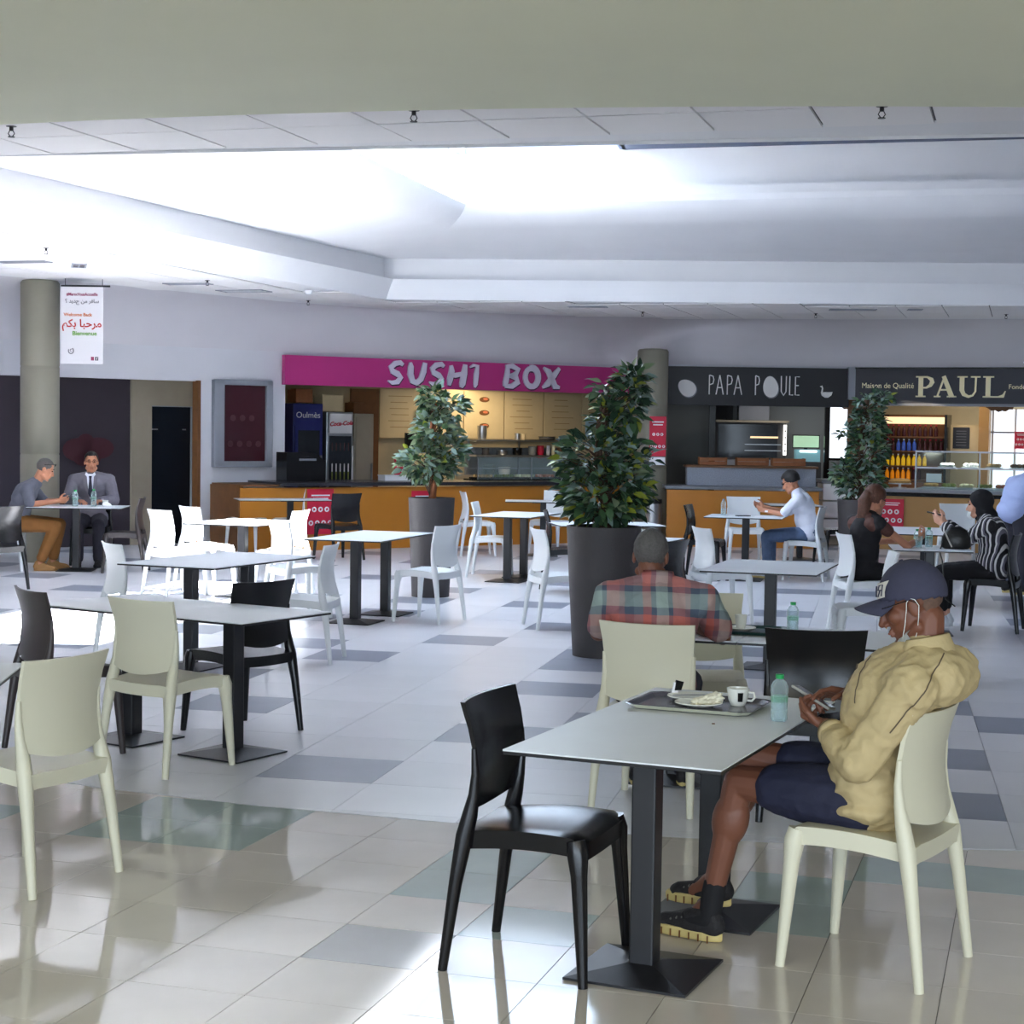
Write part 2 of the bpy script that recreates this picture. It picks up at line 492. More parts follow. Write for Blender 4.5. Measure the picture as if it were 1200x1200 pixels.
# honed tiles inside the ring, 0.59 m with dark ones set out in rows
U2, V2 = grid(12)
S2 = .59
dark_at = [(-1.9, 15.6), (-1.13, 12.95), (.35, 12.95), (-.55, 14.0), (-1.6, 10.4), (.4, 11.25), (-.95, 16.9), (-2.0, 12.0), (2.9, 12.3), (3.95, 12.05), (3.05, 9.98), (3.3, 8.15), (3.75, 18.2), (-.85, 8.6), (-.3, 9.7), (1.15, 9.75), (1.9, 8.3)]
cells = {}
for i in range(-36, 40):
    for j in range(4, 54):
        c0 = U2*(i*S2)+V2*(j*S2+.27)
        c = c0+(U2+V2)*S2/2
        if c.y > 26.6 or abs(c.x-1) > .33*c.y+4: continue
        q = [c0+U2*g+V2*h for g, h in ((.0015, .0015), (S2-.0015, .0015), (S2-.0015, S2-.0015), (.0015, S2-.0015))]
        inside = [far_side(p) for p in q]
        if not any(inside): continue
        if not all(inside):
            k = min(range(len(arc)-1), key=lambda k: ((arc[k]+arc[k+1])/2-c).length)
            d = arc[k+1]-arc[k]; n = Vector((-d.y, d.x)).normalized()
            q = cut(q, arc[k]+n*.004, n)
            if len(q) < 3: continue
        cells[(i, j)] = [c, q, M['tile_far']]
dk = set()
for p in dark_at:
    k = min(cells, key=lambda k: (cells[k][0]-Vector(p)).length)
    dk.add(k)
    dk.add((k[0]+4, k[1])); dk.add((k[0]-4, k[1])) if p[1] > 11 else None
for k in list(cells):
    if k in dk and (k in cells): cells[k][2] = M['tile_dark']
    elif cells[k][0].y > 15 and ((k[0] % 4 == 0 and k[1] % 4 == 1) or (k[0] % 4 == 2 and k[1] % 4 == 3)): cells[k][2] = M['tile_dark']
for c, q, m in cells.values(): far_tiles.append((c.length, q, m))
def in_frame(q):
    c = sum(q, Vector((0, 0)))/len(q)
    return 3.9 < c.y and abs(c.x) < .31*c.y+.25
allt = sorted(near_tiles+far_tiles, key=lambda t: (not in_frame(t[1]), t[0]))
def tile_obj(poly, m, name, parent, z0, z1):
    b = bmesh.new(); c = sum(poly, Vector((0, 0)))/len(poly)
    plate(b, [p-c for p in poly], 0, z1-z0)
    return obj(name, b, m, parent, (c.x, c.y, z0))
for d, q, m in allt[:300]: tile_obj(q, m, 'tile', floor, -.008, random.uniform(-.0002, .0002))
tms = [M['tile_near'], M['tile_teal'], M['tile_grey'], M['tile_far'], M['tile_dark']]
bm = bmesh.new()
for d, q, m in allt[300:]: plate(bm, q, -.008, random.uniform(-.0002, .0002), tms.index(m))
obj('far_tiles', bm, tms, floor, kind='stuff')

# ------------------------------------------------------------------ ceiling, roof light
ZC = 3.4
A_, B_, C_, D_ = (-5.8, 11.7), (-1.62, 23.05), (9.2, 22.2), (9.2, 8.5)      # edge of the coffer
ceil_edge = [(-8.6, 17.0), (-6.6, 19.9), (-5.6, 21.05), (-5.0, 21.65), (-3.24, 24.1), (-1.79, 25.4), (.4, 26.15), (2.54, 26.4), (5, 26.15), (7.4, 25.4), (10, 23.4)]
wall_line = [(-9.6, 18.6), (-7.5, 21.1), (-6.5, 22.1), (-5.6, 22.85), (-3.3, 24.75), (-1.58, 25.86), (.14, 26.97), (1.84, 28.06), (2.38, 27.18), (5.25, 27.12), (7.6, 26.0), (11, 24.2)]
front = ell_arc(11.5, 8.5, 14.2, -10.2, 48)
outer = ceil_edge+[(14.2, 20)]+front+[(-10.2, 17)]
def slab(bm, loops, z, up=.12, mi=0):
    flat = [p for l in loops for p in l]
    tr = tessellate_polygon([[Vector((p[0], p[1], 0)) for p in l] for l in loops])
    lo = [bm.verts.new((p[0], p[1], z)) for p in flat]; hi = [bm.verts.new((p[0], p[1], z+up)) for p in flat]
    for t in tr:
        bm.faces.new([lo[i] for i in t]).material_index = mi; bm.faces.new([hi[i] for i in t]).material_index = mi
    k = 0
    for l in loops:
        n = len(l)
        for i in range(n): bm.faces.new((lo[k+i], lo[k+(i+1) % n], hi[k+(i+1) % n], hi[k+i])).material_index = mi
        k += n
bm = bmesh.new()
QB = None
ceil_bm = bm

def band(bm, lower, upper, close=False, mi=0):
    a = [bm.verts.new(p) for p in lower]; b = [bm.verts.new(p) for p in upper]
    n = len(a)
    for i in range(n if close else n-1):
        bm.faces.new((a[i], a[(i+1) % n], b[(i+1) % n], b[i])).material_index = mi
def inset(quad, d):
    """move a quad outwards by d"""
    c = sum((Vector(p) for p in quad), Vector((0, 0)))/4
    out = []
    for p in quad:
        v = Vector(p)-c
        out.append(tuple(Vector(p)+Vector((math.copysign(d, v.x), math.copysign(d, v.y)))))
    return out
Q0 = [A_, B_, C_, D_]
Q1 = inset(Q0, .13)
QB = [(-5.93, 11.7), (-1.72, 23.17), (9.2, 22.34), (9.2, 8.5)]
slab(ceil_bm, [outer, QB], ZC+.016)
ceiling = struct(obj('ceiling', ceil_bm, M['plaster']))
z = lambda q, h: [(p[0], p[1], h) for p in q]
# fascia, set-back strip, flared vault, light shaft
bm = bmesh.new(); band(bm, z(QB, ZC-.004), z(Q0, 3.66), True); band(bm, z(Q0, 3.66), z(Q1, 3.665), True)
struct(obj('trim_1', bm, M['plaster'], label='white fascia around the ceiling coffer'))
bm = bmesh.new(); band(bm, z(Q1, 3.665), z(Q1, 3.94), True)
struct(obj('trim_2', bm, M['plaster'], label='set-back upright strip above the white fascia'))
OP = [(-2.05, 15.0), (-.6, 20.93), (9.05, 18.35), (9.05, 12.4)]           # opening of the vault
OPn = [(-2.05, 15.0), (-.6, 20.93), (9.05, 18.35), (9.05, 12.4)]
bm = bmesh.new()
rows = []
NV = 12
for k in range(NV+1):
    t = k/NV*PI/2; s = math.sin(t); h = 3.94+.51*(1-math.cos(t))
    rows.append([(a[0]+(b[0]-a[0])*s, a[1]+(b[1]-a[1])*s, h) for a, b in zip(Q1, OP)])
vr = [[bm.verts.new(p) for p in r] for r in rows]
for a, b in zip(vr, vr[1:]):
    for i in range(4): bm.faces.new((a[i], a[(i+1) % 4], b[(i+1) % 4], b[i]))
vault = struct(obj('ceiling_vault', bm, M['plaster'], smooth=False))
for p in vault.data.polygons: p.use_smooth = True
bmx = bmesh.new(); bmx.from_mesh(vault.data)
for e in bmx.edges:
    if len(e.link_faces) == 2 and e.calc_face_angle(0) > R(20): e.smooth = False
bmx.to_mesh(vault.data); bmx.free()
OP2 = inset(OP, .12)
bm = bmesh.new(); band(bm, z(OP, 4.45), z(OP, 4.55), True); band(bm, z(OP, 4.55), z(OP2, 4.552), True); band(bm, z(OP2, 4.552), z(OP2, 5.0), True)
struct(obj('trim_3', bm, M['plaster'], label='light shaft above the vault'))
# roof panel with the roof light left open over the left end of the shaft
P0, P1, P2, P3 = OP2
g0 = (1.30, 21.1); g1 = (.15, 14.8)
bm = bmesh.new()
slab(bm, [[(P3[0]+.4, P3[1]-1.4), (P2[0]+.4, P2[1]+.4), (1.30+.02, 21.3), (.13, 13.6)]], 5.0, .12)
struct(obj('roof_panel', bm, M['roofdark']))
bm = bmesh.new()
lp = [(-2.6, 13.4), (-.75, 21.35), (1.4, 21.35), (.2, 13.4)]
ip = [(-1.98, 15.3), (-.62, 20.98), (1.26, 20.6), (.2, 15.3)]
slab(bm, [lp, ip], 5.0, .14)
rl = struct(obj('window_1', bm, M['frame'], label='roof light over the hall'))
bm = bmesh.new(); slab(bm, [[(-2.0, 15.28), (-.6, 21.0), (1.28, 20.62), (.22, 15.28)]], 5.06, .02)
glz = bpy.data.materials.new('roof_glass'); glz.use_nodes = True
nt = glz.node_tree; nt.nodes.clear(); _o = nt.nodes.new('ShaderNodeOutputMaterial'); _t = nt.nodes.new('ShaderNodeBsdfTransparent'); _t.inputs[0].default_value = (.95, .97, 1, 1)
nt.links.new(_t.outputs[0], _o.inputs[0])
obj('pane', bm, glz, rl)
portal('roof_light_portal', (-.35, 18.1, 4.98), (0, 0, -1), 2.6, 6.0)

bm = bmesh.new()
slab(bm, [[(-11, -6.5), (15, -6.5), (15, 33), (-11, 33)], inset(Q0, .45)], 3.56, .08)
struct(obj('roof', bm, M['greyin']))  # unseen cover slab, added to stop sunlight leaking in round the ceiling
# ceiling panels one by one, near strip and far strip
UC, VC = grid(16.5)
def in_poly(p, poly):
    x, y = p; c = False
    for i in range(len(poly)):
        (x0, y0), (x1, y1) = poly[i], poly[i-1]
        if (y0 > y) != (y1 > y) and x < (x1-x0)*(y-y0)/(y1-y0)+x0: c = not c
    return c
pan = bmesh.new(); box(pan, (0, 0, 0), (.585, .585, .016))
pme = bpy.data.meshes.new('ceiling_panel'); pan.to_mesh(pme); pan.free(); pme.materials.append(M['ceil_tile'])
bed = []
for i in range(-24, 20):
    for j in range(8, 46):
        c = UC*((i+.5)*.6-2.92+.6*0)+VC*((j+.5)*.6+9.72-9.6)
        qs = [c+UC*a+VC*b for a in (-.3, .3) for b in (-.3, .3)]
        if c.y > 5 and abs(c.x) > .31*c.y+.4: continue
        if not all(in_poly(p, outer) and not in_poly(p, QB) for p in qs): continue
        if not (c.y > 22 or c.y < 11.6 or c.x < -3): continue
        o = link_mesh('ceiling_panel', pme, ceiling, (c.x, c.y, ZC+.004+random.uniform(-.0015, .0015)), (random.uniform(-.002, .002), random.uniform(-.002, .002), -R(16.5)))
        bed.append(qs)
bm = bmesh.new()
for qs in bed:
    for v in (bm.faces.new([bm.verts.new((p.x, p.y, ZC+.0135)) for p in (qs[0], qs[1], qs[3], qs[2])]),): pass
obj('joint_bed', bm, M['ceil_grid'], ceiling)

# lower ceiling over the near side with a curved edge
bm = bmesh.new()
fr = ell_arc(11.5, 8.5, -10.2, 14.2, 56)
slab(bm, [fr+[(14.2, -6.2), (-10.2, -6.2)]], 3.05, .06)
band(bm, [(p[0], p[1], 3.05) for p in fr], [(p[0], p[1], 3.46) for p in fr])
struct(obj('ceiling_lower', bm, M['bulk']))

# cove and walls round the hall
bm = bmesh.new()
def dens(line, n):
    """resample a polyline evenly by its own segments"""
    out = []
    for a, b in zip(line, line[1:]):
        for k in range(n): out.append((a[0]+(b[0]-a[0])*k/n, a[1]+(b[1]-a[1])*k/n))
    return out+[line[-1]]
E_, W_ = dens(ceil_edge, 3), dens(wall_line, 3)
rows = []
for k in range(9):
    t = k/8*PI/2
    rows.append([(e[0]+(q[0]-e[0])*math.sin(t), e[1]+(q[1]-e[1])*math.sin(t), 2.75+.67*math.cos(t)) for e, q in zip(E_, W_)])
vr = [[bm.verts.new(p) for p in r] for r in rows]
for a, b in zip(vr, vr[1:]):
    for i in range(len(a)-1): bm.faces.new((a[i], a[i+1], b[i+1], b[i]))
struct(obj('ceiling_cove', bm, M['cove'], smooth=True))

def wall_seg(name, a, b, z0, z1, m, th=.12):
    a, b = Vector(a), Vector(b); d = b-a; n = Vector((-d.y, d.x)).normalized()*th
    bm = bmesh.new(); plate(bm, [a, b, b+n, a+n], z0, z1); 
    f = bmesh.ops.holes_fill(bm, edges=[e for e in bm.edges if e.is_boundary])
    return struct(obj(name, bm, m))
for k in range(len(wall_line)-1):
    a, b = wall_line[k], wall_line[k+1]
    # above the stalls only a header; the piers stand between them
    wall_seg('wall_header', a, b, 2.29, 2.80, M['wallwhite'])
def on(fr, x, y=0.0):
    (ox, oy), a = fr; a = R(a)
    return (ox+x*math.cos(a)-y*math.sin(a), oy+x*math.sin(a)+y*math.cos(a))
FS = ((-3.3, 24.69), 32.8); FP = ((2.39, 27.1), -1.0); FQ = ((5.33, 26.97), -24.0); FL = ((-6.5, 22.1), 39.6)
wall_seg('wall_left', on(FL, 2.81), on(FL, 4.2), 0, 2.3, M['wallwhite'])
wall_seg('wall_left', (-9.6, 18.6), on(FL, -.3), 0, 2.3, M['wallwhite'])
wall_seg('wall_left', (-9.6, 18.6), (-10, 5), 0, 3.6, M['wallwhite'])
wall_seg('wall_left', (-10, 5), (-10, -6), 0, 3.6, M['wallwhite'])
wall_seg('wall_right', (11, 24.2), (14, 19), 0, 3.6, M['wallwhite'])
wall_seg('wall_right', (14, 19), (14, -6), 0, 3.6, M['wallwhite'])
wall_seg('wall_right', on(FQ, 2.75), (11, 24.2), 0, 2.3, M['wallwhite'])
wall_seg('wall_near', (14, -6), (7, -6), 0, 3.2, M['wallwhite'])
wall_seg('wall_near', (-9, -6), (-10, -6), 0, 3.2, M['wallwhite'])
wall_seg('wall_near', (7, -6), (-9, -6), 2.8, 3.2, M['wallwhite'])
portal('front_opening_portal', (-1, -5.9, 1.4), (0, 1, 0), 16, 2.8)  # unseen opening, made wide to let fill daylight onto the near side
wall_seg('wall_back', (12, 31.5), (-9, 31.5), 0, 3.0, M['darkin'])
def column(x, y, r, top, label):
    o = thing('column', label, 'column', (x, y, 0)); o['kind'] = 'structure'
    lth('shaft', [(r, 0), (r, .38*top), (r-.004, .382*top), (r-.004, .386*top), (r, .388*top), (r, .69*top), (r-.004, .692*top), (r-.004, .696*top), (r, .698*top), (r, top-.04), (r*.9, top-.01), (r*.6, top)], M['column'], o, 40)
    return o
column(-5.76, 21.1, .232, 3.42, 'grey round column behind the man in a grey t-shirt')
column(2.1, 26.3, .235, 2.94, 'grey round column carrying a red notice')
# ------------------------------------------------------------------ chairs and tables
def chair_meshes():
    out = {}
    # seat: wavy slab with an apron
    bm = bmesh.new(); n = 10
    def sw(t): return .205+.015*t            # half width, rear to front
    top = []
    for j in range(n+1):
        t = j/n; y = -.205+.43*t
        row = []
        for i in range(n+1):
            s = -1+2*i/n
            x = s*sw(t)
            zz = .452+.012*math.sin(PI*t*1.1-.3)-.016*(1-s*s)*(1-abs(t-.42)*1.2)+.010*t
            if t > .9: zz -= .018*((t-.9)/.1)**2
            ed = max(abs(s)-.86, 0)/.14
            zz -= .006*ed*ed
            if abs(s) > .97 and t > .97: x *= .985; y2 = y-.006
            else: y2 = y
            row.append(bm.verts.new((x, y2, zz)))
        top.append(row)
    bot = [[bm.verts.new((v.co.x*.985, v.co.y*.985, v.co.z-.058 if (abs(i-n/2) == n/2 or j in (0, n)) else .415)) for i, v in enumerate(r)] for j, r in enumerate(top)]
    for a in range(n):
        for b in range(n):
            bm.faces.new((top[a][b], top[a][b+1], top[a+1][b+1], top[a+1][b]))
            bm.faces.new((bot[a][b], bot[a+1][b], bot[a+1][b+1], bot[a][b+1]))
    def rim(seq_t, seq_b):
        for k in range(len(seq_t)-1): bm.faces.new((seq_t[k], seq_b[k], seq_b[k+1], seq_t[k+1]))
    rim(top[0], bot[0]); rim(list(reversed(top[n])), list(reversed(bot[n])))
    rim([r[n] for r in top], [r[n] for r in bot]); rim([r[0] for r in reversed(top)], [r[0] for r in reversed(bot)])
    out['seat'] = bm
    # backrest: panel bowed in plan and leaning back, with a lowered arched bottom
    bm = bmesh.new(); nu, nv = 12, 9
    prof = [(0, .505, -.168, .196), (.15, .555, -.155, .203), (.35, .625, -.142, .207), (.55, .695, -.142, .210), (.78, .775, -.158, .216), (1, .852, -.182, .224)]
    def pv(t):
        for a, b in zip(prof, prof[1:]):
            if t <= b[0]:
                k = (t-a[0])/(b[0]-a[0]); return [a[q]+(b[q]-a[q])*k for q in (1, 2, 3)]
        return list(prof[-1][1:])
    def sheet(off):
        g = []
        for j in range(nv+1):
            t = j/nv; r = []
            for i in range(nu+1):
                s = -1+2*i/nu
                zz, yy, hw = pv(t)
                if j == 0: zz -= .030*(1-s*s)-.012
                zz += .004*(s*s) if j == nv else 0
                r.append(bm.verts.new((s*hw, yy-.034*(1-s*s)+off, zz)))
            g.append(r)
        return g
    F, K = sheet(.007), sheet(-.008)
    for a in range(nv):
        for b in range(nu):
            bm.faces.new((F[a][b+1], F[a][b], F[a+1][b], F[a+1][b+1])); bm.faces.new((K[a][b], K[a][b+1], K[a+1][b+1], K[a+1][b]))
    for a in range(nv):
        bm.faces.new((F[a][0], K[a][0], K[a+1][0], F[a+1][0])); bm.faces.new((K[a][nu], F[a][nu], F[a+1][nu], K[a+1][nu]))
    for b in range(nu):
        bm.faces.new((F[nv][b], K[nv][b], K[nv][b+1], F[nv][b+1])); bm.faces.new((K[0][b], F[0][b], F[0][b+1], K[0][b+1]))
    out['backrest'] = bm
    for s in (-1, 1):
        bm = bmesh.new()
        tube(bm, [(s*.198, .192, .448), (s*.203, .200, .41), (s*.207, .207, .34), (s*.226, .232, 0)], [.026, .030, .023, .0135], 8, square=True)
        out['front%d' % s] = bm
        bm = bmesh.new()
        tube(bm, [(s*.232, -.236, 0), (s*.219, -.200, .28), (s*.208, -.176, .43), (s*.202, -.160, .50), (s*.203, -.148, .56), (s*.206, -.142, .63), (s*.210, -.146, .71)], [.0135, .019, .025, .022, .016, .012, .008], 8, square=True)
        out['rear%d' % s] = bm
    me = {}
    for k, b in out.items():
        m = bpy.data.meshes.new('chair_'+k.rstrip('-1')); bmesh.ops.recalc_face_normals(b, faces=b.faces[:])
        for e in b.edges: e.smooth = not (len(e.link_faces) == 2 and e.calc_face_angle(0) > R(48))
        for f in b.faces: f.smooth = True
        b.to_mesh(m); b.free(); me[k] = m
    return me
CM = chair_meshes()
CCOL = {}
def chair(x, y, th, kind, label, group=None):
    """th: the way the sitter would face, degrees from straight ahead, clockwise"""
    if kind not in CCOL:
        CCOL[kind] = {}
        for k, m in CM.items():
            c = m.copy(); c.materials.append(M[kind]); CCOL[kind][k] = c
    t = thing('plastic_chair', label, 'chair', (x, y, 0), -R(th), group)
    mm = CCOL[kind]
    link_mesh('seat', mm['seat'], t); link_mesh('backrest', mm['backrest'], t)
    for k in ('front-1', 'front1', 'rear-1', 'rear1'): link_mesh('leg', mm[k], t)
    return t
W, K, N = 'white_pl_warmlit', 'black_pl', 'brown_pl'
GW, GK = 'white plastic stacking chairs', 'black plastic stacking chairs'
CH = [
 (.104, 5.544, 111, K, 'black plastic chair, empty, nearest to the camera at the long white table'),
 (1.2025, 5.572, -57, W, 'white plastic chair in which the man in the khaki jacket sits'),
 (-1.80, 6.46, -62, W, 'white plastic chair at left edge, standing on the shiny tiles'),
 (-1.71, 8.60, 34.5, W, 'cream white chair with its back to us, beside the long table with two black posts'),
 (-1.50, 9.65, -50, K, 'black chair behind the right end of the long table on the left'),
 (-2.32, 8.97, 55, N, 'dark brown shiny chair back at the left edge of the picture'),
 (-2.70, 12.44, 60, W, 'white chair with a curved back standing behind the dark brown chair'),
 (-3.36, 17.26, 48, W, 'sunlit white chair, left one of the two beside the sunlit table'),
 (-3.20, 18.03, 52, W, 'sunlit white chair, right one of the two beside the sunlit table'),
 (-3.53, 23.25, 200, W, 'white chair in front of the orange counter corner, left of two'),
 (-3.08, 23.50, 200, W, 'white chair in front of the orange counter corner, right of two'),
 (-2.30, 17.48, -75, W, 'white chair on the far right side of the sunlit table'),
 (-1.92, 15.47, 58, W, 'white chair facing right towards the two-post table before the potted tree'),
 (-1.49, 12.60, -83, W, 'white chair seen from the side at the right end of the middle left table'),
 (-2.21, 22.1, -40, K, 'black chair before the red notice on the orange counter'),
 (-.722, 15.275, -63, W, 'white chair in front of the smaller potted tree'),
 (-.25, 19.96, 98, W, 'white chair facing right, front one of two beside the small table at the orange counter'),
 (-.48, 23.20, 80, W, 'white chair facing right, rear one of two close to the orange counter'),
 (.55, 23.85, -150, W, 'white chair half hidden behind the leaves of the large potted tree'),
 (.55, 18.2, 90, K, 'black chair standing behind the large planter, left side'),
 (.40, 14.95, 75, W, 'white chair directly left of the large planter'),
 (1.32, 15.17, 80, W, 'white chair of which only the seat shows right of the plaid shirt man'),
 (1.15, 13.68, -62, K, 'black chair back just right of the plaid shirt man, beside a white chair'),
 (1.87, 15.5, 75, W, 'white chair seen edge-on left of the empty white table in the middle'),
 (2.22, 20.07, 107, K, 'black chair facing the table of the youth in a white t-shirt'),
 (3.05, 22.65, 180, W, 'white chair facing us behind the bottle on the table of the youth'),
 (3.434, 20.14, -71, W, 'white chair in which the youth in a white t-shirt sits'),
 (4.25, 22.6, -100, K, 'black chair behind the youth in a white t-shirt'),
 (3.03, 14.87, 85, W, 'white chair in which the woman with a ponytail sits'),
 (2.60, 12.60, -85, W, 'white chair facing left beyond the baseball cap'),
 (1.00, 9.03, 185, W, 'white chair facing us across the table from the plaid shirt man'),
 (1.37, 7.76, 8, K, 'black chair with its back to us behind the bottle and phone'),
 (.68, 7.90, 22, W, 'white chair with its back to us in which the plaid shirt man sits'),
 (4.255, 15.21, -67, K, 'black chair in which the woman in a black headscarf sits'),
 (-5.83, 19.81, 80, W, 'white chair in which the man in a grey t-shirt sits'),
 (-5.23, 17.49, -60, K, 'black chair at the left edge before the man in a grey t-shirt'),
 (-4.42, 19.81, -95, N, 'dark chair at the right end of the two men\'s table'),
 (-5.05, 20.80, 172, K, 'black chair hidden under the man in a grey suit'),
 (5.55, 21.4, 180, W, 'white chair facing us behind the woman in a headscarf'),
]
for c in CH: chair(c[0], c[1], c[2], 'white_pl_warmlit2' if c[3] == W and c[1] > 11 else c[3], c[4], GW if c[3] == W else GK)

def table(x, y, w, d, rz, label, poles=((0, 0),), group='white cafe tables', H=.74):
    t = thing('cafe_table', label, 'table', (x, y, 0), R(rz), group)
    bx('tabletop', (0, 0, H-.0025), (w, d, .005), M['lam'], t)
    bx('table_edge', (0, 0, H-.0105), (w, d, .0105), M['lam_edge'], t, bev=.002)
    for px, py in poles:
        bm = bmesh.new(); box(bm, (px, py, (H-.016)/2+.01), (.08, .08, H-.05), bev=.006)
        obj('post', bm, M['blackmetal'], t)
        bm = bmesh.new(); box(bm, (px, py, H-.022), (.30, .30, .010)); obj('top_plate', bm, M['blackmetal'], t)
        bm = bmesh.new()
        hs = .20
        lo = [bm.verts.new((px+a*hs, py+b*hs, .002)) for a, b in ((-1, -1), (1, -1), (1, 1), (-1, 1))]
        mi = [bm.verts.new((px+a*hs, py+b*hs, .010)) for a, b in ((-1, -1), (1, -1), (1, 1), (-1, 1))]
        hi = [bm.verts.new((px+a*.045, py+b*.045, .034)) for a, b in ((-1, -1), (1, -1), (1, 1), (-1, 1))]
        for a, b in ((lo, mi), (mi, hi)):
            for k in range(4): bm.faces.new((a[k], a[(k+1) % 4], b[(k+1) % 4], b[k]))
        bm.faces.new(hi); bm.faces.new(list(reversed(lo)))
        obj('base_plate', bm, M['blackmetal'], t)
    return t
P2 = ((0, -.36), (0, .36)); P2x = ((-.36, 0), (.36, 0))
TB = [
 (.586, 5.761, .69, 1.44, -23.5, 'long white table on two black posts with a tray, nearest to the camera', P2),
 (1.89, 12.56, .82, 1.15, -18, 'empty white table on one black post in the middle right', ((0, 0),)),
 (-1.74, 9.14, 1.44, .71, -32, 'long white table on two black posts behind the cream chair on the left', P2x),
 (-2.10, 12.46, .80, 1.35, -24, 'white table on two posts with a black chair before it, left of middle', P2),
 (-2.27, 6.58, .7, .7, 6, 'white table cut by the left edge, before the chair on the shiny tiles', ((0, 0),)),
 (-2.68, 17.25, .80, .95, -22, 'sunlit glaring white table with two sunlit chairs', ((0, .0),)),
 (-3.0, 22.62, 1.2, .6, 17, 'table seen edge-on before the two white chairs at the counter corner', ((.1, 0),)),
 (-1.25, 15.41, .70, 1.36, -17, 'white table on two posts in front of the smaller potted tree', P2),
 (.05, 19.60, .70, 1.2, -18, 'small white table on two posts between the potted trees', ((0, -.3), (0, .3))),
 (.22, 23.3, .62, .6, 0, 'table seen edge-on close to the orange counter between the trees', ((.2, 0),)),
 (.97, 17.9, 1.1, .7, 12, 'white table hidden behind the large planter', ((0, 0),)),
 (1.12, 15.5, .7, .7, -20, 'white table behind the head of the plaid shirt man', ((0, 0),)),
 (2.70, 19.95, .88, .75, -14, 'white table at which the youth in a white t-shirt sits', ((0, 0),)),
 (3.60, 14.88, .66, .72, -9, 'white table between the ponytail woman and the headscarf woman', ((0, 0),)),
 (4.18, 17.5, .8, 1.3, -17, 'white table behind the two women', ((0, 0),)),
 (.825, 8.46, .69, .7, -17, 'left half of the joined table before the plaid shirt man', ((0, 0),)),
 (1.49, 8.26, .69, .7, -17, 'right half of the joined table behind the black chair', ((0, 0),)),
 (-4.98, 19.9, 1.06, .7, 4, 'white table of the two men far left', ((-.03, 0),)),
 (3.78, 23.3, .7, .7, 0, 'table seen edge-on behind the youth in a white t-shirt', ((.1, 0),)),
]
for t in TB: table(*t)
# ------------------------------------------------------------------ stalls along the back
def at(fr, x, y=0.0, z=0.0):
    p = on(fr, x, y); return (p[0], p[1], z)
def fthing(fr, name, label, cat, x, y=0.0, z=0.0, group=None):
    return thing(name, label, cat, at(fr, x, y, z), R(fr[1]), group)
def arcpts(cx, cz, rx, rz, a0, a1, w0, w1=None, n=12):
    w1 = w0 if w1 is None else w1
    return [(cx+rx*math.cos(R(a0+(a1-a0)*k/n)), cz+rz*math.sin(R(a0+(a1-a0)*k/n)), w0+(w1-w0)*k/n) for k in range(n+1)]

def stall_shell(fr, x0, x1, depth, mb, ml, mr, zt=2.45, names=('wall_back', 'wall_side')):
    def seg(nm, a, b, m):
        wall_seg(nm, on(fr, *a), on(fr, *b), 0, zt+.15, m)
    b = bmesh.new(); box(b, ((x0+x1)/2, depth/2+.1, 2.50), (x1-x0+.2, depth, .08)); o = struct(obj('ceiling_stall', b, M['greyin'])); o.location = at(fr, 0); o.rotation_euler = (0, 0, R(fr[1]))
    seg(names[0], (x0, depth), (x1, depth), mb)
    seg(names[1], (x0, .12), (x0, depth), ml)
    seg(names[1], (x1, depth), (x1, .12), mr)

# --- sushi stall
stall_shell(FS, -.05, 8.3, 2.3, M['wallbeige'], M['wallbeige'], M['darkin'])
sg = fthing(FS, 'shop_sign', 'long magenta sign with silver brush letters over the sushi stall', 'sign', 0, 0, 0)
bm = bmesh.new(); box(bm, (3.05, -.07, 2.49), (6.12, .10, .42)); obj('board', bm, M['pink'], sg)
def letter(parent, strokes, x, z, s, m=M['letter'], edge=None, d=.03, y=-.125, name='letter'):
    bm = bmesh.new()
    for st in strokes: stroke(bm, [(x+p[0]*s[0], z+p[1]*s[1], p[2]*min(s)) for p in st], d, (0, y, 0))
    if edge is not None:
        for st in strokes: stroke(bm, [(x+p[0]*s[0]+.018, z+p[1]*s[1]-.016, p[2]*min(s)*1.12) for p in st], d*.5, (0, y+.012, 0), 1)
    return obj(name, bm, [m, edge or m], parent)
b1, b2 = .17, .30
SS = [[(.95, .86, .18), (.78, .97, .26), (.45, .92, .30), (.20, .74, .30), (.30, .56, .30), (.62, .44, .32), (.80, .28, .30), (.62, .08, .28), (.28, .03, .22), (.02, .12, .08)]]
SU = [[(.14, 1.0, .12), (.16, .8, .30), (.14, .45, .32), (.26, .14, .30), (.50, .06, .28), (.74, .24, .28), (.88, .60, .30), (.96, 1.0, .22)]]
SH_ = [[(.16, .96, .16), (.20, .7, .3), (.10, .3, .3), (.06, .02, .16)], [(.02, .52, .14), (.4, .5, .24), (.9, .6, .2)], [(.96, 1.02, .2), (.90, .6, .32), (.80, .1, .32), (.74, -.06, .16)]]
SI = [[(.05, .90, .10), (.35, 1.0, .22), (.70, .98, .30), (.62, .6, .40), (.56, .1, .34), (.5, -.04, .14)]]
SB = [[(.22, .98, .2), (.20, .6, .3), (.10, .2, .3), (.02, .02, .12)], [(.10, .98, .16), (.5, 1.0, .26), (.86, .84, .28), (.70, .60, .28), (.36, .52, .2)], [(.36, .54, .2), (.74, .46, .28), (.84, .24, .30), (.5, .04, .28), (.08, .02, .16)]]
SO = [arcpts(.5, .5, .40, .45, 100, 465, .24, .34, 20)]
SX = [[(.06, .98, .10), (.34, .80, .30), (.56, .40, .32), (.74, .08, .30), (1.0, .04, .14)], [(.98, .98, .16), (.66, .62, .30), (.30, .20, .30), (.02, .02, .12)]]
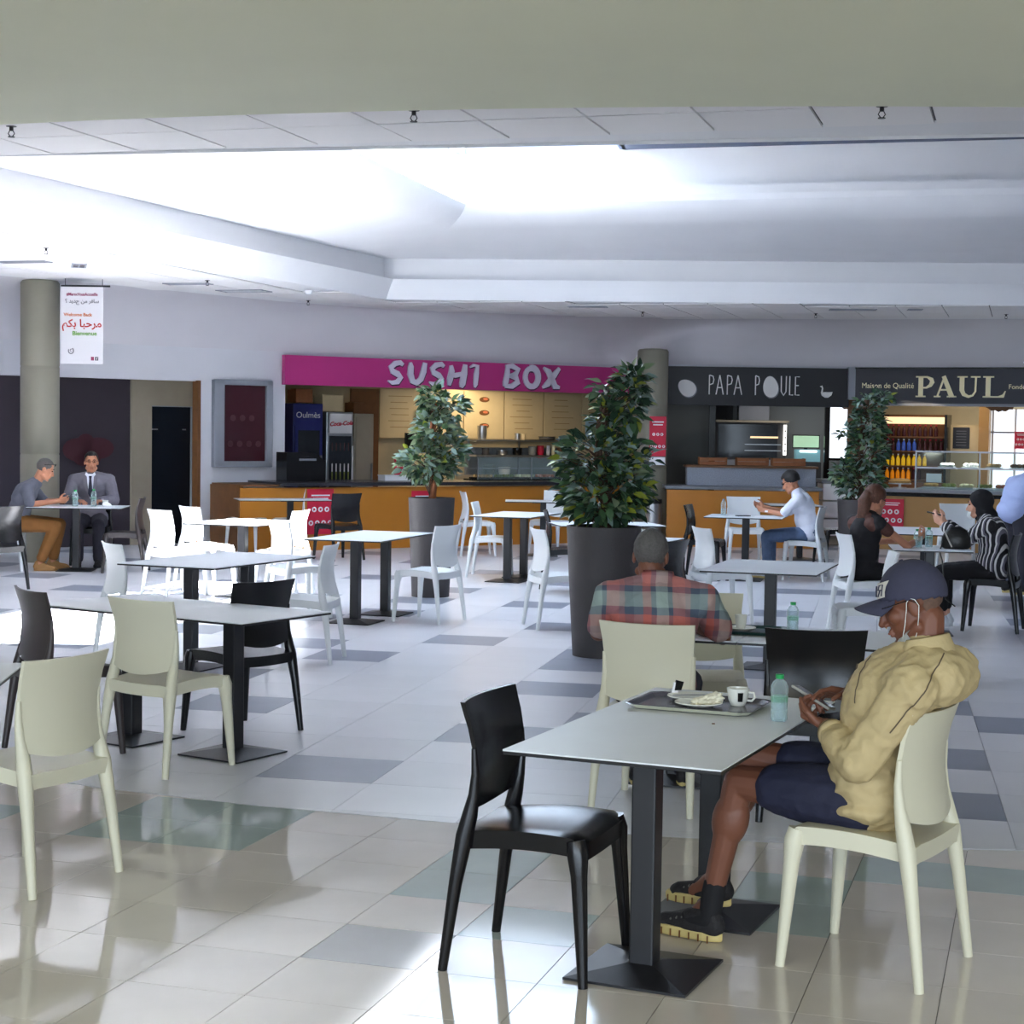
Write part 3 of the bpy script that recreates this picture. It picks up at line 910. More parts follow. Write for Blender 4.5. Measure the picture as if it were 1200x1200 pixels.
for L_, x0, x1, dz in ((SS, 1.63, 1.90, 0), (SU, 1.97, 2.27, 0), (SS, 2.33, 2.60, 0), (SH_, 2.66, 2.97, -.01), (SI, 3.03, 3.23, -.01), (SB, 3.65, 3.95, 0), (SO, 4.01, 4.31, 0), (SX, 4.36, 4.68, 0)):
    letter(sg, L_, x0, 2.34+dz, (x1-x0, .32), edge=M['letter_edge'])

ct = fthing(FS, 'stall_counter', 'long orange-fronted counter with dark top below the magenta sign', 'counter', 0, 0)
bx('front_panel', (1.975, -1.16, .43), (6.25, .06, .86), M['orange'], ct)
bx('end_panel', (-1.13, -.68, .44), (.06, .98, .88), M['brown'], ct)
bx('counter_top', (2.26, -.72, .905), (5.70, 1.10, .05), M['counter'], ct, bev=.006)
bx('edge_board', (-.86, -.72, .89), (.60, .95, .025), M['brown'], ct)
bx('kick_board', (1.975, -1.14, .05), (6.2, .06, .10), M['counter'], ct)

def notice(fr, name, label, x, y, z, w, h, rows=2, group='red notices with white symbols', rz=0):
    t = thing(name, label, 'notice', at(fr, x, y, z), R(fr[1])+rz, group)
    bx('sheet', (0, 0, 0), (w, .006, h), M['red'], t)
    bm = bmesh.new()
    for k in range(2): box(bm, (0, -.005, h*(.36-.07*k)), (w*(.7-.12*k), .003, h*.03))
    obj('heading', bm, M['paper'], t)
    for r in range(rows):
        n = 3 if r == 0 else 4
        for k in range(n):
            bm = bmesh.new()
            prism(bm, [(math.cos(a)*w*.09, math.sin(a)*w*.09) for a in [2*PI*q/12 for q in range(12)]], .003, off=((k-(n-1)/2)*w*.24, -.004, h*(.05-.30*r)))
            prism(bm, [(-w*.03, -w*.05), (w*.035, -w*.02), (w*.02, w*.05), (-w*.04, w*.03)], .002, off=((k-(n-1)/2)*w*.24, -.007, h*(.05-.30*r)), mi=1)
            obj('symbol', bm, [M['paper'], M['red']], t)
    return t
notice(FS, 'notice', 'red notice on the orange counter front beside a black chair', .03, -1.20, .53, .40, .62)
notice(FS, 'notice', 'red notice low on the orange counter behind the smaller potted tree', 1.66, -1.20, .53, .40, .55)
notice(FS, 'notice', 'small red table notice standing on the dark counter by white boxes', 1.60, -.62, 1.135, .21, .25)
t = fthing(FS, 'takeaway_box', 'white flat box lying on the dark counter', 'box', 1.50, -.62, .93)
bx('carton', (0, 0, .035), (.42, .22, .07), M['paper'], t, bev=.004); bx('lid', (0, 0, .076), (.43, .23, .012), M['paper'], t)
t = fthing(FS, 'till_unit', 'black glossy box with slanted top on the left counter end', 'till', .06, -.52, .93)
bm = bmesh.new(); prism(bm, [(-.3, 0), (.3, 0), (.3, .28), (.12, .40), (-.3, .40)], .34, off=(0, .17, 0)); obj('body', bm, M['blacksl'], t)
bm = bmesh.new(); box(bm, (.02, -.175, .30), (.26, .01, .03)); obj('slot', bm, M['steel'], t)
# fridges
t = fthing(FS, 'drinks_fridge', 'tall dark blue glass-fronted drinks fridge in the sushi stall', 'fridge', 1.10, 1.5)
bx('cabinet', (0, .12, 1.02), (.50, .45, 2.04), M['blue'], t, bev=.01)
bx('door', (0, -.12, .92), (.46, .03, 1.56), M['blue'], t); bx('pane', (0, -.14, .95), (.36, .012, 1.36), M['darkglass'], t)
bx('handle', (.20, -.15, 1.0), (.02, .03, .5), M['steel'], t)
text('lettering', 'Oulmès', .13, M['paper'], t, (0, -.11, 1.86))
t = fthing(FS, 'drinks_fridge', 'silver drinks fridge with red script on its white header', 'fridge', 1.64, 1.5)
bx('cabinet', (0, .14, .96), (.46, .5, 1.92), M['steel'], t, bev=.01)
bx('header', (0, -.13, 1.74), (.38, .03, .30), M['paper'], t)
bx('pane', (0, -.13, .95), (.38, .012, 1.2), M['darkglass'], t)
text('lettering', 'Coca-Cola', .092, M['red'], t, (0, -.15, 1.74), bold=.0025, slant=.35).rotation_euler = (PI/2, R(-4), 0)
bx('handle', (.2, -.15, 1.1), (.02, .03, .6), M['paper'], t)
for r, (mm, zz) in enumerate(((M['drink_d'], 1.42), (M['paper'], 1.1), (M['salad'], .98))):
    bm = bmesh.new()
    for k in range(5): lathe(bm, [(.025, 0), (.025, .12), (.012, .15), (.012, .17)], 8, (-.14+.07*k, -.115, zz-.1))
    obj('bottles', bm, mm, t, kind='stuff')
t = fthing(FS, 'steel_cabinet', 'plain steel cabinet right of the silver fridge', 'cabinet', 2.06, 1.5)
bx('body', (0, .14, .95), (.34, .5, 1.90), M['stonebeige'], t, bev=.01); bx('door', (0, -.125, .95), (.30, .02, 1.78), M['stonebeige'], t); bx('handle', (.12, -.15, 1.0), (.015, .03, .25), M['steel'], t)
for k, (x, z0, sx, sz, mm) in enumerate(((1.06, 2.05, .28, .20, M['crate']), (1.55, 1.93, .36, .24, M['wallbeige']), (2.02, 1.91, .22, .16, M['brown']))):
    t = fthing(FS, 'carton', ['brown carton on top of the blue fridge', 'large tan carton on top of the silver fridge', 'small carton on top of the steel cabinet'][k], 'carton', x, 1.6, z0)
    bx('box', (0, 0, sz/2), (sx, .3, sz), mm, t); bx('flap', (0, -.05, sz+.008), (sx*.98, .18, .012), mm, t)
bx('wall_panel', (0, 0, 0), (.5, .04, 2.3), M['brown'], None, kind='structure').location = (0, 0, 0)
wp = bpy.data.objects['wall_panel']; wp.location = at(FS, 2.36, 1.95, 1.15); wp.rotation_euler = (0, 0, R(FS[1]))
# menu boards on the back wall
for k in range(6):
    t = fthing(FS, 'menu_board', 'beige menu board on the stall wall, %s from the left' % ['first', 'second', 'third', 'fourth', 'fifth', 'sixth'][k], 'menu', 3.15+.80*k, 2.2, 1.92, 'menu boards')
    bx('panel', (0, 0, 0), (.78, .03, .80), M['wallbeige'], t, bev=.004)
    bm = bmesh.new()
    rr = random.Random(k)
    for q in range(6): box(bm, (rr.uniform(-.06, .0), -.017, .28-.10*q), (.5*rr.uniform(.5, 1), .002, .012))
    if k != 2: obj('menu_lines', bm, M['menu_ink'], t)
    else:
        bm.free()
        for q in range(3):
            bm = bmesh.new(); prism(bm, [(math.cos(a)*.10, math.sin(a)*.045) for a in [2*PI*u/14 for u in range(14)]], .004, off=(0, -.016, .26-.22*q)); prism(bm, [(math.cos(a)*.05, math.sin(a)*.02) for a in [2*PI*u/10 for u in range(10)]], .003, off=(.02, -.02, .27-.22*q), mi=1)
            obj('food_picture', bm, [M['brown'], M['salmon']], t)
t = fthing(FS, 'wall_poster', 'white poster taped to the beige stall wall behind the smaller potted tree', 'poster', 3.6, 2.14, 1.77)
bx('sheet', (0, 0, 0), (.36, .01, .46), M['paperblue'], t)
bm = bmesh.new()
for q in range(5): box(bm, (-.03, -.008, .16-.07*q), (.24-.03*(q % 2), .003, .014))
obj('print_lines', bm, M['textgrey'], t)
t = fthing(FS, 'wall_notice', 'pale blue notice at the right end of the beige stall wall', 'notice', 6.95, 2.1, 1.72)
bx('sheet', (0, 0, 0), (.36, .01, .36), M['paperblue'], t); bx('heading', (0, -.007, .1), (.24, .003, .02), M['textgrey'], t)
t = fthing(FS, 'monitor', 'black flat screen on the stall wall behind the smaller potted tree', 'monitor', 3.42, 2.05, 1.45)
bx('screen', (0, 0, 0), (.52, .04, .32), M['blacksl'], t, bev=.006); bx('bracket', (0, .05, -.05), (.12, .08, .1), M['blackmetal'], t); bx('bezel', (0, -.01, -.165), (.5, .03, .015), M['steel'], t)
# steel shelf with kitchen things
t = fthing(FS, 'steel_shelf_unit', 'steel shelf unit with glass front on the stall back counter', 'shelf', 5.4, 1.95, 0)
for zz in (1.245, 1.50): bx('shelf', (0, 0, zz), (2.1, .36, .025), M['steel'], t)
for xx in (-1.0, 0, 1.0): bx('upright', (xx, .15, 1.2), (.03, .03, .66), M['steel'], t)
bx('worktop', (0, 0, .90), (2.3, .6, .05), M['steel'], t); bx('base_cabinet', (0, .02, .44), (2.3, .55, .87), M['steel'], t)
bx('splashback', (0, .185, 1.15), (2.1, .01, .46), M['greyin'], t)
KI = [(4.62, 1.26, .06, .10, 'darkin', 'dark bowl'), (4.95, 1.26, .09, .07, 'steel', 'steel bowl'), (5.25, 1.26, .08, .11, 'blacksl', 'black tub'), (5.55, 1.26, .07, .14, 'greyin', 'grey canister'), (5.72, 1.26, .06, .15, 'red', 'red canister'), (5.88, 1.26, .035, .15, 'paper', 'white bottle'), (5.98, 1.26, .035, .16, 'gold', 'cream bottle'), (6.12, 1.26, .05, .12, 'brown', 'brown jar'), (4.55, 1.515, .08, .22, 'steel', 'tall steel pot'), (5.25, 1.515, .05, .10, 'steel', 'small steel cup'), (5.36, 1.515, .05, .09, 'wallbeige', 'beige cup'), (5.85, 1.515, .14, .05, 'darkin', 'flat dark pan'), (4.7, .93, .1, .16, 'glass', 'clear tub'), (5.0, .93, .1, .12, 'paper', 'white tub'), (6.15, .93, .08, .20, 'paper', 'white jug')]
for x, zz, r, h, m, lb in KI:
    t = fthing(FS, 'kitchen_pot', lb+(' on the steel shelf' if zz > 1.2 else ' on the steel worktop')+' of the sushi stall', 'pot', x, 1.92, zz)
    lth('body', [(r*.85, 0), (r, h*.3), (r, h), (r*.9, h), (r*.85, h*.2)], M[m], t, 14, smooth=True)
    lth('rim', [(r*1.0, h), (r*1.06, h+.004), (r*1.06, h+.01), (r*.98, h+.01)], M[m], t, 14)
# glass display case on the counter with trays of food
t = fthing(FS, 'glass_display_case', 'low glass display case on the dark counter of the sushi stall', 'display case', 3.75, -.62, .93)
bx('back_frame', (0, .2, .17), (1.9, .02, .02), M['steel'], t); bx('top_glass', (0, .02, .34), (1.9, .38, .01), M['glass'], t)
bx('front_glass', (0, -.18, .17), (1.9, .01, .33), M['glass'], t); bx('base', (0, 0, .01), (1.92, .42, .02), M['blacksl'], t)
for xx in (-.95, 0, .95): bx('post', (xx, -.18, .17), (.015, .015, .34), M['steel'], t)
for k in range(5):
    t = fthing(FS, 'food_tray', 'food tray inside the low glass case, %s from the left' % ['first', 'second', 'third', 'fourth', 'fifth'][k], 'tray', 3.0+.37*k, -.62, .952, 'food trays in the low glass case')
    bx('dish', (0, 0, .012), (.32, .26, .024), M['blacksl'], t)
    bm = bmesh.new(); rr = random.Random(k+40)
    for q in range(8):
        a, b = (q % 4-1.5)*.07, (q//4-.5)*.11
        lathe(bm, [(.028, .024), (.03, .05), (.024, .062)], 8, (a, b, 0))
    obj('food', bm, [M['bread'], M['salad'], M['gold'], M['salmon'], M['salad']][k], t, kind='stuff')

# --- dark chicken stall
stall_shell(FP, -.1, 3.1, 2.5, M['greyin'], M['darkin'], M['greyin'])
sg = fthing(FP, 'shop_sign', 'black sign with thin white capitals and white egg shapes', 'sign', 0, 0, 0)
bx('board', (1.40, -.07, 2.41), (2.82, .10, .60), M['signblack'], sg)
TH = .10
PP = [[(.1, 0, TH), (.1, 1, TH)], [(.1, 1, TH), (.7, .94, TH), (.85, .76, TH), (.7, .56, TH), (.1, .5, TH)]]
PA = [[(.02, 0, TH), (.48, 1, TH)], [(.48, 1, TH), (.96, 0, TH)], [(.2, .36, TH), (.78, .36, TH)]]
PU = [[(.08, 1, TH), (.1, .2, TH), (.5, .0, TH), (.9, .2, TH), (.92, 1, TH)]]
PL = [[(.1, 1, TH), (.1, .03, TH), (.9, .03, TH)]]
PE = [[(.9, .97, TH), (.1, .97, TH), (.1, .03, TH), (.9, .03, TH)], [(.1, .52, TH), (.75, .52, TH)]]
for L_, a, b in ((PP, 830, 837), (PA, 838.5, 847.5), (PP, 851, 858.5), (PA, 859.5, 869), (PP, 884, 890), (PU, 914, 921), (PL, 924, 929), (PE, 930.5, 936.5)):
    x0, x1 = (a-782)*.01327, (b-782)*.01327
    bm = bmesh.new()
    for st in L_: stroke(bm, [(x0+p[0]*(x1-x0), 2.28+p[1]*.30, .016) for p in st], .012, (0, -.122, 0))
    obj('letter', bm, M['chalk'], sg)
def egg(cx, cz, rx, rz, tilt):
    pts = []
    for k in range(28):
        a = 2*PI*k/28; x, z_ = rx*math.cos(a)*(1-.12*math.sin(a)), rz*math.sin(a)
        pts.append((x*math.cos(tilt)-z_*math.sin(tilt), x*math.sin(tilt)+z_*math.cos(tilt)))
    bm = bmesh.new(); prism(bm, pts, .015, off=(cx, -.122, cz)); prism(bm, [(p[0]*1.07, p[1]*1.07) for p in pts], .008, off=(cx+.006, -.121, cz-.006), mi=1)
    return obj('egg', bm, [M['chalk'], M['steelgrey']], sg)
egg(.30, 2.375, .12, .15, R(50)); egg(1.595, 2.41, .115, .165, R(8))
bm = bmesh.new()
prism(bm, [(-.085, 0), (-.07, -.045), (-.02, -.075), (.03, -.075), (.08, -.035), (.095, .015), (.03, .01), (-.03, .012)], .012, off=(2.46, -.122, 2.33))
stroke(bm, [(-.07, 0, .03), (-.06, .07, .02), (-.075, .10, .03), (-.10, .095, .008)], .012, (2.46, -.122, 2.33))
obj('hen_emblem', bm, M['chalk'], sg)
t = fthing(FP, 'stall_counter', 'orange-fronted counter with grey top under the black egg sign', 'counter', 0, 0)
bx('front_panel', (1.04, -1.52, .42), (2.24, .06, .84), M['orange'], t); bx('counter_top', (1.05, -1.2, .875), (2.32, .75, .05), M['steelgrey'], t, bev=.005)
bx('kick_board', (1.04, -1.5, .05), (2.2, .06, .10), M['counter'], t); bx('side_panel', (2.14, -1.1, .42), (.05, .8, .84), M['orange'], t)
t = fthing(FP, 'upper_counter', 'grey terrazzo raised counter with a dark wooden top', 'counter', 1.2, -1.05, .90)
bx('front_slab', (0, 0, .135), (1.92, .30, .27), M['terrazzo'], t); bx('wooden_top', (0, 0, .285), (1.98, .40, .035), M['brown'], t, bev=.004)
for k, (x, wd) in enumerate(((.63, .40), (1.22, .46), (1.76, .48))):
    t = fthing(FP, 'wooden_crate', ['left wooden crate on the grey terrazzo counter', 'middle wooden crate on the grey terrazzo counter', 'right wooden crate on the terrazzo counter above the youth'][k], 'crate', x, -1.05, 1.205, 'wooden crates on the raised counter')
    for zz in (.03, .085): bx('slat', (0, -.13, zz), (wd, .014, .046), M['crate'], t); bx('slat', (0, .13, zz), (wd, .014, .046), M['crate'], t)
    for sx in (-1, 1):
        bx('end_board', (sx*wd/2, 0, .06), (.014, .26, .11), M['crate'], t)
    bx('base_board', (0, 0, .006), (wd, .26, .01), M['crate'], t)
t = fthing(FP, 'rotisserie_oven', 'glass-fronted rotisserie oven with a lit canopy in the dark stall', 'oven', 1.52, 1.75, 0)
bx('body', (0, .15, 1.56), (1.16, .45, .62), M['darkin'], t); bx('canopy', (0, -.02, 1.88), (1.2, .5, .035), M['stonebeige'], t)
bx('stand', (0, .15, .62), (1.16, .5, 1.24), M['steel'], t); bx('pane', (-.05, -.085, 1.56), (.98, .01, .54), M['darkglass'], t)
bx('lit_grill', (.22, -.10, 1.62), (.46, .02, .03), M['lamp_warm'], t); bx('spit', (.2, -.10, 1.50), (.6, .015, .015), M['steel'], t); bx('spit', (.2, -.10, 1.40), (.6, .015, .015), M['steel'], t)
bx('lit_post', (.56, -.11, 1.58), (.05, .02, .5), M['lamp_white'], t)
for k in range(4): bx('knob', (.56, -.13, 1.40+.11*k), (.03, .03, .025), M['blacksl'], t)
bx('flue', (.05, .1, 2.12), (.5, .3, .44), M['steelgrey'], t)
t = fthing(FP, 'till_screen', 'pale green lit till screen in the dark stall', 'screen', 2.44, 1.7, 1.56)
bx('screen', (0, 0, 0), (.42, .03, .19), M['scr_green'], t); bx('casing', (0, .02, 0), (.45, .03, .22), M['blacksl'], t); bx('stand', (0, .03, -.5), (.06, .03, .85), M['blackmetal'], t)
t = fthing(FP, 'counter_chiller', 'small lit glass chiller below the green till screen', 'chiller', 2.45, 1.5, 0)
bx('case', (0, .12, 1.33), (.40, .2, .20), M['scr_blue'], t); bx('strip_lamp', (0, .0, 1.40), (.28, .02, .03), M['lamp_white'], t); bx('stand', (0, .12, .61), (.42, .3, 1.22), M['darkin'], t)
bx('stall_post', (0, 0, 0), (.10, .10, 2.4), M['blacksl'], None, kind='structure').location = at(FP, .86, 1.5, 1.2)
b = bx('stall_post', (0, 0, 0), (.08, .08, 2.4), M['blacksl'], None, kind='structure'); b.location = at(FP, 2.70, 1.2, 1.2)
t = fthing(FP, 'back_room_wall', 'bright white back-room wall beside the dark stall', 'window', 2.98, 1.35, 1.73); t['kind'] = 'structure'
bx('pane', (0, 0, 0), (.50, .02, .86), M['daywin'], t)  # wall panel that glows in place of the daylight falling on it
for sx in (-1, 1): bx('frame', (sx*.26, -.01, 0), (.03, .03, .9), M['blacksl'], t)
bx('frame', (0, -.01, -.45), (.54, .04, .04), M['blacksl'], t)
t = fthing(FP, 'side_worktop', 'grey worktop with white drawers between the two stalls', 'worktop', 2.75, -.6, 0)
bx('top', (0, 0, .98), (.9, .6, .05), M['steelgrey'], t)
for k in range(3): bx('drawer', (0, -.02, .82-.27*k), (.86, .55, .25), M['plaster'], t, bev=.006)
lth('tub', [(.11, 0), (.13, .05), (.13, .22), (.10, .25)], M['blacksl'], fthing(FP, 'black_tub', 'black tub standing on the grey worktop between the stalls', 'tub', 2.75, -.5, 1.01), 16)
bpy.data.objects['black_tub'].children[0].name = 'bucket'
tb_ = bpy.data.objects['black_tub']; bx('lid', (0, 0, .255), (.16, .16, .015), M['darkin'], tb_)

# --- bakery stall
stall_shell(FQ, -.05, 3.6, 2.2, M['wallbeige'], M['brown'], M['plaster'])
sg = fthing(FQ, 'shop_sign', 'dark navy sign with large pale gold serif capitals', 'sign', 0, 0, 0)
bx('board', (1.85, -.07, 2.44), (3.7, .10, .54), M['signnavy'], sg); bx('lower_moulding', (1.85, -.09, 2.16), (3.7, .16, .04), M['steelgrey'], sg); bx('upper_moulding', (1.85, -.09, 2.715), (3.7, .14, .025), M['blacksl'], sg)
def serif(ch, x0, x1):
    bm = bmesh.new(); z0, h, wd = 2.275, .32, x1-x0
    def rect(a, b, c, d): prism(bm, [(a, b), (c, b), (c, d), (a, d)], .02, off=(0, -.122, 0))
    def st(pts): stroke(bm, pts, .02, (0, -.122, 0))
    sf = .022
    if ch == 'P':
        rect(x0+.04, z0, x0+.11, z0+h); rect(x0, z0, x0+.15, z0+sf); rect(x0, z0+h-sf, x0+.14, z0+h)
        st([(x0+.10, z0+h-.012, .026), (x0+.17, z0+h-.014, .03), (x0+.235, z0+h-.05, .06), (x0+.245, z0+h-.09, .07), (x0+.22, z0+h-.14, .055), (x0+.16, z0+h-.175, .03), (x0+.10, z0+h-.178, .024)])
    if ch == 'A':
        c = x0+wd*.48
        st([(x0+.05, z0+.01, .026), (c-.005, z0+h, .026)]); st([(c-.02, z0+h, .06), (x1-.07, z0+.01, .075)])
        rect(x0+.10, z0+.10, x1-.11, z0+.125); rect(x0, z0, x0+.10, z0+sf); rect(x1-.14, z0, x1, z0+sf)
    if ch == 'U':
        st([(x0+.07, z0+h, .07), (x0+.07, z0+.11, .07), (x0+.10, z0+.045, .06), (x0+.17, z0+.012, .04), (x0+.23, z0+.03, .03), (x0+.27, z0+.09, .026), (x0+.275, z0+h, .026)])
        rect(x0, z0+h-sf, x0+.15, z0+h); rect(x1-.14, z0+h-sf, x1, z0+h)
    if ch == 'L':
        rect(x0+.04, z0, x0+.11, z0+h); rect(x0, z0+h-sf, x0+.16, z0+h); rect(x0, z0, x1-.02, z0+sf)
        st([(x1-.10, z0+.012, .024), (x1-.03, z0+.03, .04), (x1, z0+.10, .012)])
    return obj('letter', bm, M['gold'], sg)
for ch, a, b in (('P', .93, 1.205), ('A', 1.205, 1.54), ('U', 1.55, 1.89), ('L', 1.93, 2.26)): serif(ch, a, b)
text('lettering', 'Maison de Qualité', .118, M['gold'], sg, (.50, -.125, 2.445), sx=.92)
text('lettering', 'Fondée en 1889', .10, M['gold'], sg, (2.30, -.125, 2.435), align='LEFT')
bx('pier', (0, 0, 0), (.13, .2, .5), M['frame'], None, kind='structure'); bpy.data.objects['pier'].location = at(FQ, -.08, -.04, 2.48)
# drinks shelf
t = fthing(FQ, 'drinks_shelf', 'tall lit shelf full of bottled drinks in the bakery stall', 'shelf', .67, 1.35, 0)
for sx in (-1, 1): bx('side', (sx*.50, 0, 1.0), (.04, .4, 2.05), M['blacksl'], t)
bx('back_board', (0, .2, 1.0), (1.0, .02, 2.05), M['brown'], t); bx('lamp_header', (0, -.17, 1.93), (.96, .05, .11), M['lamp_warm'], t)
SZ = [.985, 1.205, 1.445, 1.675]
for zz in SZ: bx('shelf', (0, 0, zz-.012), (.96, .36, .02), M['brown'], t)
bx('base', (0, 0, .47), (1.0, .4, .94), M['brown'], t)
BTL = {}
for nm in ('juice_o', 'juice_y', 'drink_b', 'drink_d'):
    bm = bmesh.new(); lathe(bm, [(.030, 0), (.032, .01), (.032, .10), (.026, .125), (.012, .15), (.012, .165)], 10); a = bpy.data.meshes.new('bottle_body'); bm.to_mesh(a); bm.free(); a.materials.append(M[nm])
    bm = bmesh.new(); lathe(bm, [(.014, .165), (.014, .185)], 8); b = bpy.data.meshes.new('bottle_cap'); bm.to_mesh(b); bm.free(); b.materials.append(M['paper'] if nm != 'drink_d' else M['red'])
    BTL[nm] = (a, b)
WORD = ['first', 'second', 'third', 'fourth', 'fifth', 'sixth', 'seventh', 'eighth', 'ninth', 'tenth', 'eleventh']
for r, (zz, kinds, ttl) in enumerate(((SZ[0], ['juice_o']*5+['drink_d']*2, 'orange juice bottle on the lowest lit shelf'), (SZ[1], ['juice_y']*8, 'yellow juice bottle on the second lit shelf from below'), (SZ[2], ['drink_d']*2+['drink_b']*4+['drink_d']*5, 'bottle on the lit shelf with blue drinks'), (SZ[3], ['drink_d']*10, 'dark bottle on the topmost lit shelf'))):
    n = len(kinds)
    for k, kd in enumerate(kinds):
        o = fthing(FQ, 'drink_bottle', '%s, %s from the left' % (ttl, WORD[k]), 'bottle', .24+.085*k, 1.24, zz, 'bottles on the lit drinks shelf')
        link_mesh('body', BTL[kd][0], o); link_mesh('cap', BTL[kd][1], o)
t = fthing(FQ, 'chalk_board', 'dark menu slate in a pale wooden frame in the bakery stall', 'menu', 1.42, 1.5, 1.66)
bx('frame', (0, .01, 0), (.52, .03, .42), M['wallbeige'], t); bx('slate', (-.06, -.01, .0), (.26, .02, .34), M['signnavy'], t)
bm = bmesh.new()
for q in range(6): box(bm, (-.06, -.022, .11-.045*q), (.16, .002, .008))
obj('chalk_lines', bm, M['steelgrey'], t)
bx('stall_pillar', (0, 0, 0), (.16, .16, 2.45), M['tan'], None, kind='structure'); bpy.data.objects['stall_pillar'].location = at(FQ, 1.75, 1.3, 1.22); bpy.data.objects['stall_pillar'].rotation_euler = (0, 0, R(-24))
t = fthing(FQ, 'shop_window', 'bright daylit window at the right end of the bakery stall', 'window', 2.75, 1.5, 1.5); t['kind'] = 'structure'
bx('pane', (0, 0, 0), (1.86, .02, 1.25), M['daywin'], t)
for xx in (-.90, -.55, .2, .9): bx('frame', (xx, -.02, 0), (.035, .04, 1.25), M['plaster'], t)
bx('frame', (0, -.02, .26), (1.86, .04, .03), M['frame'], t)
t = notice(FQ, 'notice', 'wine red notice stuck to the bright bakery window', 2.30, 1.38, 1.64, .19, .27, 2)
notice(FQ, 'notice', 'red notice on the tan bakery counter between the two women', .80, -1.155, .54, .40, .42)
t = fthing(FQ, 'stall_counter', 'tan-fronted bakery counter with pale stone top', 'counter', 0, 0)
bx('front_panel', (2.1, -1.09, .40), (3.2, .06, .80), M['tan'], t); bx('dark_band', (2.1, -1.10, .82), (3.22, .07, .055), M['blacksl'], t); bx('counter_top', (2.1, -.80, .875), (3.3, .72, .045), M['frame'], t, bev=.004); bx('kick_board', (2.1, -1.08, .05), (3.2, .06, .10), M['counter'], t)
t = fthing(FQ, 'glass_display_case', 'tall glass pastry case with two steel-edged shelves on the bakery counter', 'display case', 2.05, -.80, .90)
for zz, nm in ((.32, 'shelf'), (.56, 'roof')):
    bx(nm, (0, 0, zz), (1.85, .42, .012), M['glass'], t); bx('edge_trim', (0, -.215, zz), (1.86, .012, .025), M['steel'], t)
bx('front_glass', (0, -.21, .28), (1.85, .008, .55), M['glass'], t)
for xx in (-.92, .0, .92): bx('post', (xx, -.2, .28), (.02, .02, .56), M['steel'], t)
bx('price_stand', (-.66, -.16, .17), (.22, .02, .13), M['paper'], t); bx('base_tray', (0, 0, .012), (1.8, .4, .02), M['steel'], t)
rr = random.Random(5)
lbs = ['brown loaf', 'green salad tray', 'pale pastry tray', 'green wrap tray', 'salmon sandwich tray', 'orange tart tray', 'cream cake', 'white sandwich pack', 'bread roll', 'brown bun']
for k in range(10):
    up = k >= 6
    x = (1.32+.26*k) if not up else (1.55+.34*(k-6)); zz = .925 if not up else 1.23
    o = fthing(FQ, 'pastry', '%s %s of the glass pastry case' % (lbs[k], 'on the upper shelf' if up else 'on the lowest level'), 'food', x, -.82, zz)
    bx('plate', (0, 0, .006), (.22, .24, .012), M['paper'] if k % 2 else M['steel'], o)
    bm = bmesh.new()
    for q in range(5):
        g = bmesh.ops.create_icosphere(bm, subdivisions=1, radius=.045); bmesh.ops.scale(bm, verts=g['verts'], vec=(1, 1.3, .7)); bmesh.ops.translate(bm, verts=g['verts'], vec=(-.07+.035*q, rr.uniform(-.05, .05), .04))
    obj('food', bm, M[['bread', 'salad', 'gold', 'salad', 'salmon', 'salmon', 'paper', 'paper', 'bread', 'brown'][k]], o, smooth=True, kind='stuff')
o = fthing(FQ, 'cake_stand', 'round bread on a stand left of the pastry case', 'bread', .86, -.80, .90)
lth('stand', [(.10, 0), (.10, .015), (.02, .02), (.02, .06), (.17, .065), (.17, .08)], M['steel'], o, 18); lth('bread', [(.15, .08), (.17, .11), (.12, .145), (.02, .15)], M['bread'], o, 18)
for fx, wd in ((-.28, .36), (1.95, .42)):
    bm = bmesh.new(); pts = [(0, 0), (0, -.16)]
    for k in range(8): pts.append((wd*(k+.5)/8, -.16-.05*math.sin(PI*(k+.5)/8)-(.02 if k % 2 else 0)))
    pts += [(wd, -.10), (wd, 0)]
    prism(bm, pts, .03)
    tag(obj('valance', bm, M['brown'], None, at(FQ, fx, .1, 2.29), (0, 0, R(-24))), 'brown scalloped valance %s of the bakery stall' % ('left' if fx < 0 else 'over the window'), 'valance')

# --- dark lobby behind the left wall
wall_seg('wall_lobby', on(FL, -.6, .85), on(FL, 2.21, .85), 0, 2.45, M['purpledark'])
wall_seg('wall_lobby', on(FL, 2.21, .80), on(FL, 2.52, .80), 0, 2.45, M['stonebeige'])
wall_seg('wall_lobby', on(FL, 2.52, .84), on(FL, 3.4, .84), 1.95, 2.45, M['stonebeige'])
wall_seg('wall_lobby', on(FL, 3.17, .82), on(FL, 3.4, .12), 0, 2.45, M['brown'])
d = fthing(FL, 'door_1', 'dark glass door in the lobby on the left', 'door', 2.84, .90, 0); d['kind'] = 'structure'
bx('door_leaf', (0, 0, .97), (.66, .04, 1.94), M['darkglass'], d); bx('door_frame', (0, -.01, 1.97), (.70, .06, .06), M['frame'], d)
bx('door_handle', (-.26, -.04, 1.62), (.12, .02, .018), M['steel'], d); bx('door_handle', (.22, -.04, 1.62), (.05, .02, .016), M['steel'], d)
bm = bmesh.new(); box(bm, (1.3, .50, 2.39), (4.2, .74, .10)); o = struct(obj('ceiling_lobby', bm, M['stonebeige'])); o.location = at(FL, 0, 0, 0); o.rotation_euler = (0, 0, R(FL[1]))
o = struct(bx('trim_door', (0, 0, 0), (.05, .14, 2.30), M['brown'])); o.location = at(FL, 2.79, .02, 1.15); o.rotation_euler = (0, 0, R(FL[1]))
t = fthing(FL, 'dim_poster', 'dim dark red flower print on the dark partition behind the man in a suit', 'poster', 1.52, .80, 1.33)
bm = bmesh.new()
